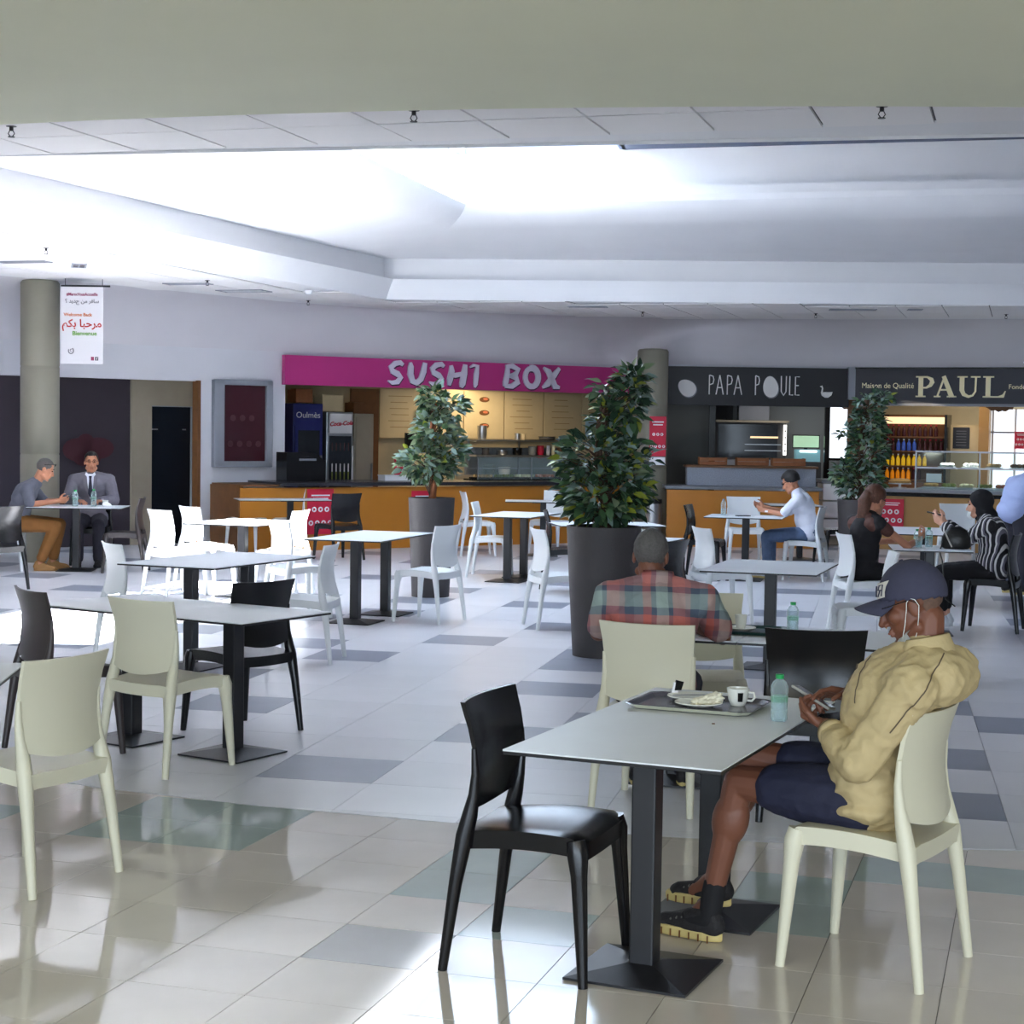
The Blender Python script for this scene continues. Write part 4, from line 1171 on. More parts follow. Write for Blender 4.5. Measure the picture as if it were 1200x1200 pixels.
for cx_, cz_, rx_, rz_ in ((-.12, 0, .22, .16), (.18, .02, .24, .15), (0, .12, .12, .10), (.02, -.13, .2, .1)):
    prism(bm, [(math.cos(a)*rx_, math.sin(a)*rz_) for a in [2*PI*u/16 for u in range(16)]], .004, off=(cx_, 0, cz_))
obj('print', bm, M['dimred'], t)
t = fthing(FL, 'wall_display', 'dark red lit-off display in a wide grey frame on the left wall', 'display', 3.485, -.05, 1.715)
for c_, s_ in (((-.40, 0, 0), (.16, .09, 1.21)), ((.41, 0, 0), (.10, .09, 1.21)), ((0, 0, .575), (.90, .09, .075)), ((0, 0, -.565), (.90, .09, .085))): bx('frame', c_, s_, M['frame'], t, bev=.006)
bx('screen', (.02, .02, 0), (.70, .03, 1.10), M['darkred'], t)
for r in range(2):
    for k in range(3+r):
        bm = bmesh.new(); prism(bm, [(math.cos(a)*.045, math.sin(a)*.045) for a in [2*PI*u/14 for u in range(14)]], .003, off=(-.16+.15*k-.04*r, .003, .08-.36*r)); obj('symbol', bm, M['dimred'], t)
notice(FP, 'notice', 'red notice with a white foot strip on the round column', -.20, -1.06, 1.62, .25, .60)
o = bpy.data.objects['notice.005'] if 'notice.005' in bpy.data.objects else None
bx('foot_strip', (0, -.003, -.37), (.24, .006, .12), M['paper'], bpy.data.objects[sorted(k.name for k in bpy.data.objects if k.name.startswith('notice'))[-1]])

# welcome banner hung from the ceiling
t = thing('hanging_banner', 'white welcome banner hanging beside the left column', 'banner', (-5.12, 20.58, 2.85))
bx('cloth', (0, 0, 0), (.50, .006, .91), M['banner'], t)
bx('rod', (.04, 0, .465), (.58, .02, .022), M['blackmetal'], t)
for sx in (-.2, .24): bx('cord', (sx, 0, .51), (.006, .006, .08), M['blackmetal'], t)
def bt(s, size, m, x, zz, sx=1.0): return text('lettering', s, size, m, t, (x, -.006, zz), sx=sx, bold=size*.022)
bt('#MarocVousAccueille', .052, M['textwine'], .0, .365, .80)
bt('\u061f \ufeaa\ufbfe\ufeaa\u062c \ufee6\ufee3 \ufeae\ufed3\ufe8e\ufeb3', .062, M['textgrey'], .0, .285)
bt('Welcome Back', .054, M['textorange'], -.05, .125)
bt('\ufee2\ufedc\ufe91 \ufe8e\ufe92\ufea3\ufeae\ufee3', .125, M['textred'], 0, .02)
bt('Bienvenue', .070, M['textgreen'], .03, -.095)
bm = bmesh.new(); stroke(bm, arcpts(-.13, -.30, .03, .034, 150, 420, .012, .014, 14), .004, (0, -.004, 0)); stroke(bm, arcpts(-.128, -.295, .012, .014, 60, 300, .01, .006, 8), .004, (0, -.004, 0)); obj('emblem', bm, M['textgrey'], t)
for x_, mm in ((.125, M['textwine']), (.175, M['signnavy'])): bx('social_icon', (x_, -.005, -.39), (.036, .003, .044), mm, t)
text('lettering', 'f', .05, M['paper'], t, (.178, -.009, -.392))
# stall lamps
light('stall_lamp', 'AREA', at(FS, 4.4, 1.3, 2.4), 24, (1, .80, .52), (0, 0, -1), size=1.4)
light('stall_lamp', 'AREA', at(FP, 2.0, .9, 2.4), 6, (1, .95, .88), (0, 0, -1), size=1.0)
light('case_lamp', 'AREA', at(FQ, 2.05, -.72, 1.44), 6, (1, .93, .80), (0, .1, -1), shape='RECTANGLE', size=1.7, size_y=.1)
light('stall_lamp', 'AREA', at(FQ, 1.2, .5, 2.3), 9, (1, .82, .56), (0, .2, -1), size=1.4)
# ------------------------------------------------------------------ potted trees
def planter(x, y, r0, r1, h, label, segs=48):
    t = thing('potted_tree', label, 'potted tree', (x, y, 0))
    bm = bmesh.new(); lathe(bm, [(r0, 0), (r0+(r1-r0)*.5, h*.5), (r1, h), (r1-.025, h), (r1-.035, h-.06)], segs, cap=False)
    bmesh.ops.holes_fill(bm, edges=[e for e in bm.edges if e.is_boundary])
    autosmooth(obj('planter', bm, M['planter'], t))
    bm = bmesh.new(); lathe(bm, [(r1-.04, h-.058), (r1-.12, h-.03), (.02, h-.02)], 20); obj('soil', bm, M['soil'], t)
    return t
def leaf_mesh(name, ln, wd, m):
    bm = bmesh.new()
    prof = [(0, .0), (.16, .62), (.42, 1.0), (.72, .62), (1, .0)]
    mid = [bm.verts.new((0, ln*a, -.10*ln*(a-.3)**2*2)) for a, _ in prof]
    L_ = [bm.verts.new((-wd/2*b, ln*a, .16*wd*b-.10*ln*(a-.3)**2*2)) for a, b in prof[1:-1]]
    R_ = [bm.verts.new((wd/2*b, ln*a, .16*wd*b-.10*ln*(a-.3)**2*2)) for a, b in prof[1:-1]]
    for S_, fl in ((L_, 0), (R_, 1)):
        q = [[mid[0], mid[1], S_[0]], [mid[1], mid[2], S_[1], S_[0]], [mid[2], mid[3], S_[2], S_[1]], [mid[3], mid[4], S_[2]]]
        for f in q: bm.faces.new(f if fl else list(reversed(f)))
    me = bpy.data.meshes.new(name); bm.to_mesh(me); bm.free(); me.materials.append(m)
    for p in me.polygons: p.use_smooth = True
    return me
def leaf_xf(p, out, rng, sc):
    """a leaf at p, tip drooping outwards"""
    d = Vector(out).normalized()
    d = (d+Vector((rng.uniform(-.7, .7), rng.uniform(-.7, .7), rng.uniform(-.75, .35)))).normalized()
    q = d.to_track_quat('Y', 'Z') @ Matrix.Rotation(rng.uniform(-.9, .9), 3, 'Y').to_quaternion()
    return Matrix.LocRotScale(Vector(p), q, Vector((sc, sc, sc)))
def tree_crown(t, blobs, n_obj, n_stuff, ln, wd, weights, seed, outline=None):
    rng = random.Random(seed)
    meshes = [leaf_mesh('leaf', ln, wd, m) for m in LEAF]
    tot = sum(b[4] for b in blobs)
    def sample():
        k = rng.uniform(0, tot)
        for b in blobs:
            k -= b[4]
            if k <= 0: break
        (cx_, cy_, cz_, (rx_, ry_, rz_), _) = b
        v = Vector((rng.gauss(0, 1), rng.gauss(0, 1), rng.gauss(0, 1))).normalized()*rng.uniform(.25, 1)**.45
        return Vector((cx_+v.x*rx_, cy_+v.y*ry_, cz_+v.z*rz_)), Vector((v.x, v.y, v.z*.5+.1))
    pts = [sample() for _ in range(n_obj+n_stuff)]
    pts.sort(key=lambda q: q[0].y)          # the ones on the hall's near side are single leaves
    tw = bmesh.new()
    for i, (p, o) in enumerate(pts):
        if i % 9 == 0:
            b = min(blobs, key=lambda b: (Vector(b[:3])-p).length)
            tube(tw, [(0+.02*math.sin(p.z*9), .02*math.cos(p.z*7), max(.9, p.z-.18)), (p.x*.5, p.y*.5, p.z-.06), tuple(p)], [.006, .004, .002], 4)
    obj('twigs', tw, M['bark_dark'], t, kind='stuff')
    st = bmesh.new()
    for i, (p, o) in enumerate(pts):
        k = rng.choices(range(5), weights)[0]; mx = leaf_xf(p, o, rng, rng.uniform(.7, 1.25))
        if i < n_obj:
            ob = link_mesh('leaf', meshes[k], t); ob.matrix_local = mx
        else:
            a = len(st.verts); st.from_mesh(meshes[k]); st.verts.ensure_lookup_table(); st.faces.ensure_lookup_table()
            for v in st.verts[a:]: v.co = mx @ v.co
            for f in st.faces[-8:]: f.material_index = k
    me = bpy.data.meshes.new('foliage'); st.to_mesh(me); st.free()
    for m in LEAF: me.materials.append(m)
    for p in me.polygons: p.use_smooth = True
    link_mesh('foliage', me, t)['kind'] = 'stuff'
def trunk(t, pts, r, seed, m='bark_dark'):
    rng = random.Random(seed)
    bm = bmesh.new()
    for s in range(3):
        tube(bm, [(p[0]+.018*math.cos(s*2.1+i*1.1), p[1]+.018*math.sin(s*2.1+i*1.1), p[2]) for i, p in enumerate(pts)], [r*(1-.5*i/len(pts)) for i in range(len(pts))], 7)
    obj('trunk', bm, M[m], t, smooth=True)
t = planter(.70, 13.12, .225, .285, .985, 'large potted tree in a tall dark grey planter, nearest of the three')
trunk(t, [(0, 0, .9), (.02, 0, 1.1), (-.02, 0, 1.3), (-.05, 0, 1.5), (-.06, 0, 1.7), (.0, 0, 1.95)], .022, 1)
tree_crown(t, [(0, 0, 1.24, (.34, .32, .24), 4), (-.08, 0, 1.5, (.29, .28, .2), 3), (.17, 0, 1.42, (.22, .22, .3), 2.2), (.02, 0, 1.78, (.11, .12, .18), 1.0), (.16, 0, 1.93, (.13, .13, .20), 1.5), (.20, 0, 2.09, (.10, .1, .11), .8), (0, .0, 2.02, (.09, .1, .1), .5), (.0, 0, 1.12, (.30, .26, .09), 1.6)], 300, 1150, .112, .058, (4, 3, .6, 1.2, 1.4), 3)
t = planter(-.815, 17.5, .19, .235, 1.0, 'smaller potted tree with pale leaves in a grey planter before the orange counter')
trunk(t, [(0, 0, .95), (.02, 0, 1.12), (-.02, 0, 1.3), (.02, 0, 1.5), (0, 0, 1.7), (.02, 0, 1.95)], .026, 2, 'bark')
tree_crown(t, [(-.08, 0, 1.36, (.26, .24, .17), 3), (.14, 0, 1.45, (.20, .2, .22), 2.2), (.03, 0, 1.68, (.22, .22, .18), 3), (.14, 0, 1.90, (.20, .18, .13), 1.8), (.0, 0, 2.00, (.12, .12, .12), 1.4), (-.02, 0, 1.26, (.24, .2, .08), 1)], 300, 850, .105, .056, (1.2, 2.6, 3.0, .6, 3), 4)
t = planter(4.02, 20.0, .21, .26, .95, 'tall leafy potted tree behind the woman with a ponytail')
trunk(t, [(0, 0, .9), (.02, 0, 1.2), (-.03, 0, 1.5), (.02, 0, 1.8), (.05, 0, 2.1)], .022, 3)
tree_crown(t, [(0, 0, 1.15, (.26, .24, .22), 3), (.06, 0, 1.5, (.22, .22, .25), 3), (.08, 0, 1.8, (.19, .18, .2), 2.2), (.08, 0, 2.02, (.15, .15, .14), 1.2), (.23, 0, 2.13, (.10, .1, .06), .5), (-.18, 0, 1.72, (.08, .1, .08), .3), (-.2, 0, 1.25, (.12, .12, .12), .6)], 200, 900, .100, .052, (3, 3, 1, .3, 2.6), 5)

# ------------------------------------------------------------------ things on the tables
TZ = .7402
def bottle(x, y, z, h, r, label, cap='capgreen', lab=True):
    t = thing('water_bottle', label, 'bottle', (x, y, z))
    lth('body', [(r*.86, .001), (r, .008), (r, h*.22), (r*.93, h*.25), (r, h*.28), (r, h*.40), (r*.86, h*.45), (r*.95, h*.52), (r*1.05, h*.64), (r*1.02, h*.74), (r*.78, h*.84), (r*.45, h*.89), (r*.42, h*.92)], M['bottle'], t, 20)
    lth('water', [(r*.82, .003), (r*.94, .01), (r*.92, h*.42), (.001, h*.421)], M['bottle'], t, 16)
    lth('cap', [(r*.48, h*.905), (r*.50, h*.91), (r*.50, h*.995), (r*.46, h)], M[cap], t, 16)
    if lab: lth('label', [(r*1.02, h*.42), (r*1.02, h*.54)], M['bottle_label'], t, 20)
    return t
bottle(.915, 5.83, TZ, .160, .029, 'clear water bottle with a green cap in front of the man in the khaki jacket')
bottle(1.378, 8.42, TZ, .150, .028, 'clear water bottle with a green cap behind the empty black chair back')
bottle(2.45, 20.05, TZ, .19, .03, 'clear water bottle on the table of the youth in a white t-shirt', 'steelgrey', False)
bottle(-5.015, 19.86, TZ, .19, .032, 'left water bottle of two on the table of the two men')
bottle(-4.82, 19.93, TZ, .20, .032, 'right water bottle of two on the table of the two men')
bottle(3.53, 15.05, TZ, .15, .03, 'left clear bottle between the two women')
bottle(3.61, 14.96, TZ, .17, .032, 'right clear bottle between the two women')

def tray(x, y, w, d, rz, m, rim, label):
    t = thing('serving_tray', label, 'tray', (x, y, TZ), R(rz))
    bm = bmesh.new()
    def ring(a, b, zz):
        c = .03; return [bm.verts.new(p) for p in ((-a+c, -b, zz), (a-c, -b, zz), (a, -b+c, zz), (a, b-c, zz), (a-c, b, zz), (-a+c, b, zz), (-a, b-c, zz), (-a, -b+c, zz))]
    a, b = w/2, d/2
    rs = [ring(a-.02, b-.02, .003), ring(a-.006, b-.006, .016), ring(a, b, .018), ring(a-.004, b-.004, .019), ring(a-.012, b-.012, .017), ring(a-.028, b-.028, .006)]
    for i, (p, q) in enumerate(zip(rs, rs[1:])):
        for k in range(8):
            f = bm.faces.new((p[k], p[(k+1) % 8], q[(k+1) % 8], q[k])); f.material_index = 1 if i == 0 else 0
    bm.faces.new(rs[-1]); bm.faces.new(list(reversed(rs[0])))
    obj('tray_body', bm, [m, rim], t)
    return t
tray(.675, 6.11, .46, .34, -23, M['tray'], M['tray_rim'], 'dark serving tray with pale rim on the nearest long table')
tray(1.13, 8.42, .44, .32, -17, M['traygreen'], M['traygreen'], 'dark green serving tray before the plaid shirt man')
def plate_(x, y, z_, r, label, tilt=0):
    t = thing('plate', label, 'plate', (x, y, z_)); t.rotation_euler = (R(tilt), 0, 0)
    lth('dish', [(r*.55, 0), (r*.6, .003), (r, .014), (r*.98, .017), (r*.6, .008), (.002, .007)], M['ceramic'], t, 30)
    lth('foot_ring', [(r*.5, -.001), (r*.52, .002), (r*.48, .002)], M['ceramic'], t, 24)
    return t
plate_(.668, 6.07, TZ+.008, .085, 'white plate holding the crumpled napkin on the dark tray')
plate_(.655, 6.215, TZ+.008, .085, 'white plate with a spoon at the back of the dark tray')
t = thing('napkin', 'crumpled pale napkin lying on the front white plate', 'napkin', (.705, 6.09, TZ+.020))
bm = bmesh.new(); bmesh.ops.create_icosphere(bm, subdivisions=4, radius=1)
for v in bm.verts:
    n_ = noise.noise(v.co*1.8)*.35+noise.noise(v.co*4.5)*.25
    v.co = Vector((v.co.x*.06*(1+n_), v.co.y*.035*(1+n_), max(-.004, v.co.z*.020*(1+n_*1.6)+.008+v.co.x*.012)))
obj('crumple', bm, M['napkin'], t, rot=(0, 0, R(25)))
bm = bmesh.new(); box(bm, (.0, .012, .002), (.10, .06, .004), R(-15)); obj('flat_corner', bm, M['napkin'], t)
t = thing('teaspoon', 'steel teaspoon lying on the rear white plate', 'spoon', (.655, 6.205, TZ+.026), R(15))
bm = bmesh.new(); tube(bm, [(-.07, 0, .002), (0, 0, .001), (.05, 0, 0)], [.003, .0025, .0022], 6); obj('handle', bm, M['steel'], t)
bm = bmesh.new(); g = bmesh.ops.create_icosphere(bm, subdivisions=2, radius=1); bmesh.ops.scale(bm, verts=g['verts'], vec=(.018, .012, .003)); bmesh.ops.translate(bm, verts=g['verts'], vec=(.064, 0, .001)); obj('bowl', bm, M['steel'], t, smooth=True)
t = thing('tongs', 'small black and white wrapper standing at the back rim of the tray', 'wrapper', (.60, 6.28, TZ+.012), R(20))
t.name = 'sugar_wrapper'
bm = bmesh.new(); prism(bm, [(-.012, 0), (.012, 0), (.018, .045), (-.002, .05)], .006); obj('paper_stick', bm, M['paper'], t)
bm = bmesh.new(); prism(bm, [(-.006, .02), (.02, .02), (.03, .05), (0, .058)], .008, off=(.006, -.001, 0)); obj('dark_end', bm, M['blacksl'], t)
def cup(x, y, z_, h, r, label, logo=False, rz=0, rc=None):
    t = thing('coffee_cup', label, 'cup', (x, y, z_), rz)
    lth('cup_body', [(r*.62, 0), (r*.66, .004), (r*.86, h*.35), (r, h), (r*.94, h), (r*.80, h*.35), (.001, h*.14)], M['ceramic'], t, 28)
    lth('coffee', [(r*.86, h*.55), (.001, h*.551)], M['coffee'], t, 20)
    if logo:
        bm = bmesh.new()
        pts = [(math.sin(a)*r*k, -math.cos(a)*r*k) for a in [R(q) for q in (-14, -5, 5, 14)] for k in (1,)]
        for p, q in zip(pts, pts[1:]):
            f = [bm.verts.new((p[0]*.90, p[1]*.90-.0012, h*.28)), bm.verts.new((q[0]*.90, q[1]*.90-.0012, h*.28)), bm.verts.new((q[0]*1.0, q[1]*1.0-.0012, h*.80)), bm.verts.new((p[0]*1.0, p[1]*1.0-.0012, h*.80))]
            bm.faces.new(f)
        obj('logo_patch', bm, M['blacksl'], t, rot=(0, 0, R(25)))
        bm = bmesh.new(); tube(bm, [(r*.84, 0, h*.32), (r*1.25, 0, h*.30), (r*1.5, 0, h*.5), (r*1.42, 0, h*.76), (r*.96, 0, h*.80)], .0042, 8); obj('handle', bm, M['ceramic'], t, smooth=True)
    return t
cup(.812, 6.11, TZ+.007, .062, .040, 'white coffee cup with a black square mark on the dark tray', True, R(-20))
plate_(1.125, 8.42, TZ+.008, .075, 'white saucer on the dark green tray')
cup(1.125, 8.42, TZ+.017, .068, .030, 'small white cup on the saucer of the green tray')
for k, (x, y) in enumerate(((.683, 5.745), (.80, 5.93))):
    t = tag(bx('crumb', (0, 0, .002), (.010, .004, .003), M['brown'], None), ['brown crumb on the nearest table in front of the tray', 'brown crumb on the nearest table beside the bottle'][k], 'crumb', 'crumbs on the nearest table'); t.location = (x, y, TZ); t.rotation_euler = (0, 0, .8*k)
# far tables
cup(-4.70, 20.0, TZ, .07, .035, 'white cup at the right end of the two men\'s table')
t = thing('crumpled_tissue', 'white crumpled tissue on the two men\'s table between bottle and cup', 'tissue', (-4.64, 19.82, TZ)); bm = bmesh.new(); bmesh.ops.create_icosphere(bm, subdivisions=2, radius=.05)
for v in bm.verts: v.co = Vector((v.co.x*1.2, v.co.y, max(0, v.co.z*.8+.02)))*(1+.4*noise.noise(v.co*20))
obj('tissue', bm, M['paper'], t); bx('under_sheet', (.02, 0, .002), (.12, .10, .003), M['paper'], t)
t = thing('phone', 'black phone lying on the table of the youth', 'phone', (2.66, 19.92, TZ), .3); bx('body', (0, 0, .005), (.16, .08, .010), M['blacksl'], t); bx('screen', (0, 0, .0105), (.145, .07, .001), M['screen'], t)
t = thing('paper_sheet', 'white paper lying before the youth in a white t-shirt', 'paper', (2.93, 19.86, TZ), -.2); bx('sheet', (0, 0, .0015), (.28, .20, .002), M['paper'], t); bx('fold', (.08, .02, .004), (.10, .16, .003), M['paper'], t)
t = thing('glass_tumbler', 'clear glass on the table between the two women', 'glass', (3.50, 14.86, TZ)); lth('wall', [(.026, 0), (.034, .10), (.031, .10), (.024, .008)], M['glass'], t, 16); lth('drink', [(.024, .008), (.028, .06), (.001, .061)], M['bottle'], t, 14)
# handbag on the women's table
t = thing('handbag', 'black rounded handbag with a pale trim on the table before the headscarf woman', 'bag', (3.80, 14.78, TZ), R(-10))
bm = bmesh.new(); n = 14
for zz, rx_, ry_ in ((0, .10, .05), (.02, .125, .062), (.10, .12, .058), (.16, .09, .04), (.19, .05, .02)):
    pass
rings = [[bm.verts.new((rx_*math.cos(2*PI*k/n), ry_*math.sin(2*PI*k/n), zz)) for k in range(n)] for zz, rx_, ry_ in ((0, .10, .05), (.02, .125, .062), (.10, .12, .058), (.16, .09, .04), (.19, .04, .02))]
for a, b in zip(rings, rings[1:]):
    for k in range(n): bm.faces.new((a[k], a[(k+1) % n], b[(k+1) % n], b[k]))
bm.faces.new(list(reversed(rings[0]))); bm.faces.new(rings[-1]); obj('body', bm, M['bag'], t, smooth=True)
bm = bmesh.new(); tube(bm, [(-.10, -.055, .15), (-.075, -.066, .09), (-.05, -.066, .04), (-.04, -.062, .02)], .007, 6); obj('trim_edge', bm, M['bagtrim'], t)
bm = bmesh.new(); tube(bm, [(-.11, -.02, .06), (-.14, -.06, -.02), (-.135, -.35, -.08), (-.12, -.36, -.25), (-.10, -.355, -.40), (-.02, -.35, -.46)], .006, 6); obj('strap', bm, M['bag'], t)

# litter bin by the column
t = thing('litter_bin', 'slim stainless litter bin in front of the round column', 'bin', (2.09, 25.72, 0))
lth('drum', [(.135, .02), (.135, .62), (.125, .63)], M['steel'], t, 28); lth('base_ring', [(.14, 0), (.14, .03)], M['blackmetal'], t, 28); lth('lid', [(.14, .63), (.14, .69), (.05, .70)], M['blackmetal'], t, 28)

# ------------------------------------------------------------------ fittings on the ceiling
def sprinkler(x, y, z_, label, m='blackmetal'):
    t = thing('ceiling_sprinkler', label, 'sprinkler', (x, y, z_), 0, 'ceiling sprinklers')
    lth('pipe', [(.012, 0), (.012, -.03)], M[m], t, 8); lth('rose', [(.03, -.002), (.03, -.006)], M[m], t, 12)
    bm = bmesh.new()
    for sx in (-1, 1): tube(bm, [(sx*.010, 0, -.03), (sx*.018, 0, -.045), (sx*.006, 0, -.062)], .003, 5)
    obj('yoke', bm, M[m], t, kind='stuff'); lth('deflector', [(.020, -.062), (.020, -.066)], M[m], t, 10)
for x, y, lb in ((-.553, 9.291, 'black ceiling sprinkler close to the lower ceiling edge, above the roof light'), (1.867, 8.98, 'black ceiling sprinkler at the lower ceiling edge on the right'), (-2.89, 9.98, 'black ceiling sprinkler at the lower ceiling edge far left'), (-4.567, 16.94, 'black sprinkler above the left column, beside two slots'), (-3.623, 20.48, 'black sprinkler left of the coffer corner'), (-2.80, 23.55, 'black sprinkler under the white detector'), (1.818, 24.81, 'black sprinkler above the large potted tree'), (4.255, 24.62, 'black sprinkler above the black egg sign'), (6.83, 24.2, 'black sprinkler above the navy sign')):
    sprinkler(x, y, 3.398, lb)
t = thing('smoke_detector', 'white round smoke detector left of the coffer corner', 'detector', (-2.585, 21.8, 3.40)); lth('base', [(.06, 0), (.06, -.02)], M['plaster'], t, 18); lth('dome', [(.05, -.02), (.045, -.045), (.02, -.06)], M['plaster'], t, 18)
def vent(x, y, w_, d_, rz, label, m='blacksl'):
    t = thing('ceiling_vent', label, 'vent', (x, y, 3.395), R(rz), 'ceiling vents')
    for c_, s_ in (((0, d_/2, -.004), (w_+.04, .02, .014)), ((0, -d_/2, -.004), (w_+.04, .02, .014)), ((w_/2, 0, -.004), (.02, d_, .014)), ((-w_/2, 0, -.004), (.02, d_, .014))): bx('frame', c_, s_, M['frame'], t)
    bx('slot', (0, 0, -.002), (w_, d_, .006), M[m], t); bx('slat', (0, 0, -.008), (w_, .012, .006), M['frame'], t)
vent(-5.2, 18.42, .55, .14, -16, 'dark ceiling slot beside the left column, longer one'); vent(-4.70, 18.75, .42, .14, -75, 'dark ceiling slot beside the left column, crossing one')
vent(-3.95, 21.0, .55, .16, -16, 'ceiling slot above the wall display', 'frame'); vent(-3.43, 22.0, .6, .3, -16, 'white ceiling grille between detector and left wall', 'plaster')
vent(1.0, 23.9, .5, .16, -8, 'dark ceiling slot above the letters of the magenta sign'); vent(4.6, 23.7, .6, .2, -8, 'dark ceiling slot above the black egg sign'); vent(5.4, 23.5, .16, .16, -8, 'small dark ceiling vent near the navy sign')
# ------------------------------------------------------------------ people
def V3(p): return Vector(p)
class Prims:
    def __init__(s): s.bm = bmesh.new()
    def cap(s, a, ra, b, rb):
        a, b = V3(a), V3(b)
        t = bmesh.new()
        for c, r in ((a, ra), (b, rb)):
            g = bmesh.ops.create_icosphere(t, subdivisions=2, radius=r); bmesh.ops.translate(t, verts=g['verts'], vec=c)
        h = bmesh.ops.convex_hull(t, input=t.verts[:])
        junk = [e for e in h['geom_interior']+h['geom_unused'] if isinstance(e, bmesh.types.BMVert)]
        bmesh.ops.delete(t, geom=list(set(junk)), context='VERTS')
        s._add(t)
    def ell(s, c, r, rot=None):
        t = bmesh.new(); g = bmesh.ops.create_icosphere(t, subdivisions=3, radius=1)
        m = Matrix.LocRotScale(V3(c), rot, V3(r)) if rot is None or not isinstance(rot, Matrix) else Matrix.Translation(V3(c)) @ rot.to_4x4() @ Matrix.Diagonal((*r, 1))
        bmesh.ops.transform(t, verts=t.verts[:], matrix=m)
        s._add(t)
    def chain(s, pts, rad):
        for k in range(len(pts)-1): s.cap(pts[k], rad[k], pts[k+1], rad[k+1])
    def _add(s, t):
        me = bpy.data.meshes.new('tmp'); t.to_mesh(me); t.free(); s.bm.from_mesh(me); bpy.data.meshes.remove(me)
    def build(s, name, m, parent, voxel, it=4, fac=.5, wrinkle=0.0, wscale=6.0, cutf=None):
        me = bpy.data.meshes.new(name); s.bm.to_mesh(me); s.bm.free()
        o = bpy.data.objects.new(name, me); COL.objects.link(o)
        md = o.modifiers.new('r', 'REMESH'); md.mode = 'VOXEL'; md.voxel_size = voxel
        if it:
            ms = o.modifiers.new('s', 'SMOOTH'); ms.iterations = it; ms.factor = fac
        dg = bpy.context.evaluated_depsgraph_get()
        res = bpy.data.meshes.new_from_object(o.evaluated_get(dg)); res.name = name
        bpy.data.objects.remove(o); bpy.data.meshes.remove(me)
        if wrinkle or cutf:
            b = bmesh.new(); b.from_mesh(res); b.normal_update()
            if wrinkle:
                for v in b.verts:
                    p = v.co*wscale
                    q = noise.noise(Vector((p.x, p.y, p.z*1.6)))+.5*noise.noise(p*2.3)
                    v.co += v.normal*(wrinkle*(1-2*abs(q)))
            if cutf:
                kill = [v for v in b.verts if cutf(v.co)]
                bmesh.ops.delete(b, geom=kill, context='VERTS')
            b.to_mesh(res); b.free()
        res.materials.clear()
        for mm in (m if isinstance(m, (list, tuple)) else [m]): res.materials.append(mm)
        for p in res.polygons: p.use_smooth = True
        return link_mesh(name, res, parent)

def head_mat(c, yaw, pit, roll=0): return Matrix.Translation(V3(c)) @ Matrix.Rotation(R(yaw), 4, 'Z') @ Matrix.Rotation(R(pit), 4, 'X') @ Matrix.Rotation(R(roll), 4, 'Y')
def add_head(P, HM, s=1.0, thin=1.0):
    rot = HM.to_3x3()
    T = lambda p: HM @ (V3(p)*s)
    E = lambda c, r: P.ell(T(c), [x*s for x in r], rot)
    E((0, -.014, .030), (.074*thin, .094, .088)); E((0, .018, -.030), (.060*thin, .074, .086)); E((0, .042, -.085), (.043*thin, .044, .034))
    P.cap(T((-.008, .078, -.108)), .016*s, T((.008, .078, -.108)), .016*s)
    P.cap(T((0, .088, .008)), .0085*s, T((0, .112, -.034)), .0125*s)
    for q in (-1, 1):
        P.ell(T((q*.012, .100, -.040)), (.009*s,)*3, rot)
        E((q*.040, .056, -.022), (.024, .026, .026))
        P.cap(T((q*.014, .086, .028)), .0085*s, T((q*.046, .070, .026)), .008*s)
        E((q*.076*thin, -.012, -.012), (.010, .020, .032)); P.cap(T((q*.052, .0, -.075)), .022*s, T((q*.025, .06, -.098)), .018*s)
    P.cap(T((-.018, .092, -.064)), .0068*s, T((.018, .092, -.064)), .0068*s); P.cap(T((-.016, .091, -.076)), .0075*s, T((.016, .091, -.076)), .0075*s)
def face_parts(parent, HM, s=1.0, lips=True):
    for q in (-1, 1):
        bm = bmesh.new(); g = bmesh.ops.create_icosphere(bm, subdivisions=2, radius=.0095*s); bmesh.ops.scale(bm, verts=bm.verts[:], vec=(1.35, .8, .75)); bmesh.ops.transform(bm, verts=bm.verts[:], matrix=HM @ Matrix.Translation(Vector((q*.031, .082, .008))*s)); obj('eye', bm, M['eyew'], parent, smooth=True)
        bm = bmesh.new(); tube(bm, [HM @ (Vector(p)*s) for p in ((q*.016, .093, .030), (q*.030, .091, .035), (q*.047, .080, .029))], [.003*s, .004*s, .002*s], 6); obj('eyebrow', bm, M['hair'], parent)
    if lips:
        bm = bmesh.new(); tube(bm, [HM @ (Vector(p)*s) for p in ((-.022, .092, -.070), (-.008, .0995, -.069), (.008, .0995, -.069), (.022, .092, -.070))], [.002*s, .0045*s, .0045*s, .002*s], 6); obj('mouth', bm, M['lipc'], parent, smooth=True)
def hair(name, parent, HM, m, pred, s=1.0, off=.007, extra=None, thin=1.0):
    """a cap of hair that follows the skull; pred(local p) keeps it"""
    bm = bmesh.new(); bmesh.ops.create_icosphere(bm, subdivisions=4, radius=1)
    for v in bm.verts:
        v.co = Vector((v.co.x*(.075*thin+off), v.co.y*(.095+off)-.014, v.co.z*(.089+off)+.030))
        v.co += v.co.normalized()*.004*noise.noise(v.co*60)
    kill = [v for v in bm.verts if not pred(v.co)]
    bmesh.ops.delete(bm, geom=kill, context='VERTS')
    bmesh.ops.transform(bm, verts=bm.verts[:], matrix=HM @ Matrix.Scale(s, 4))
    if extra: extra(bm)
    return obj(name, bm, m, parent, smooth=True)

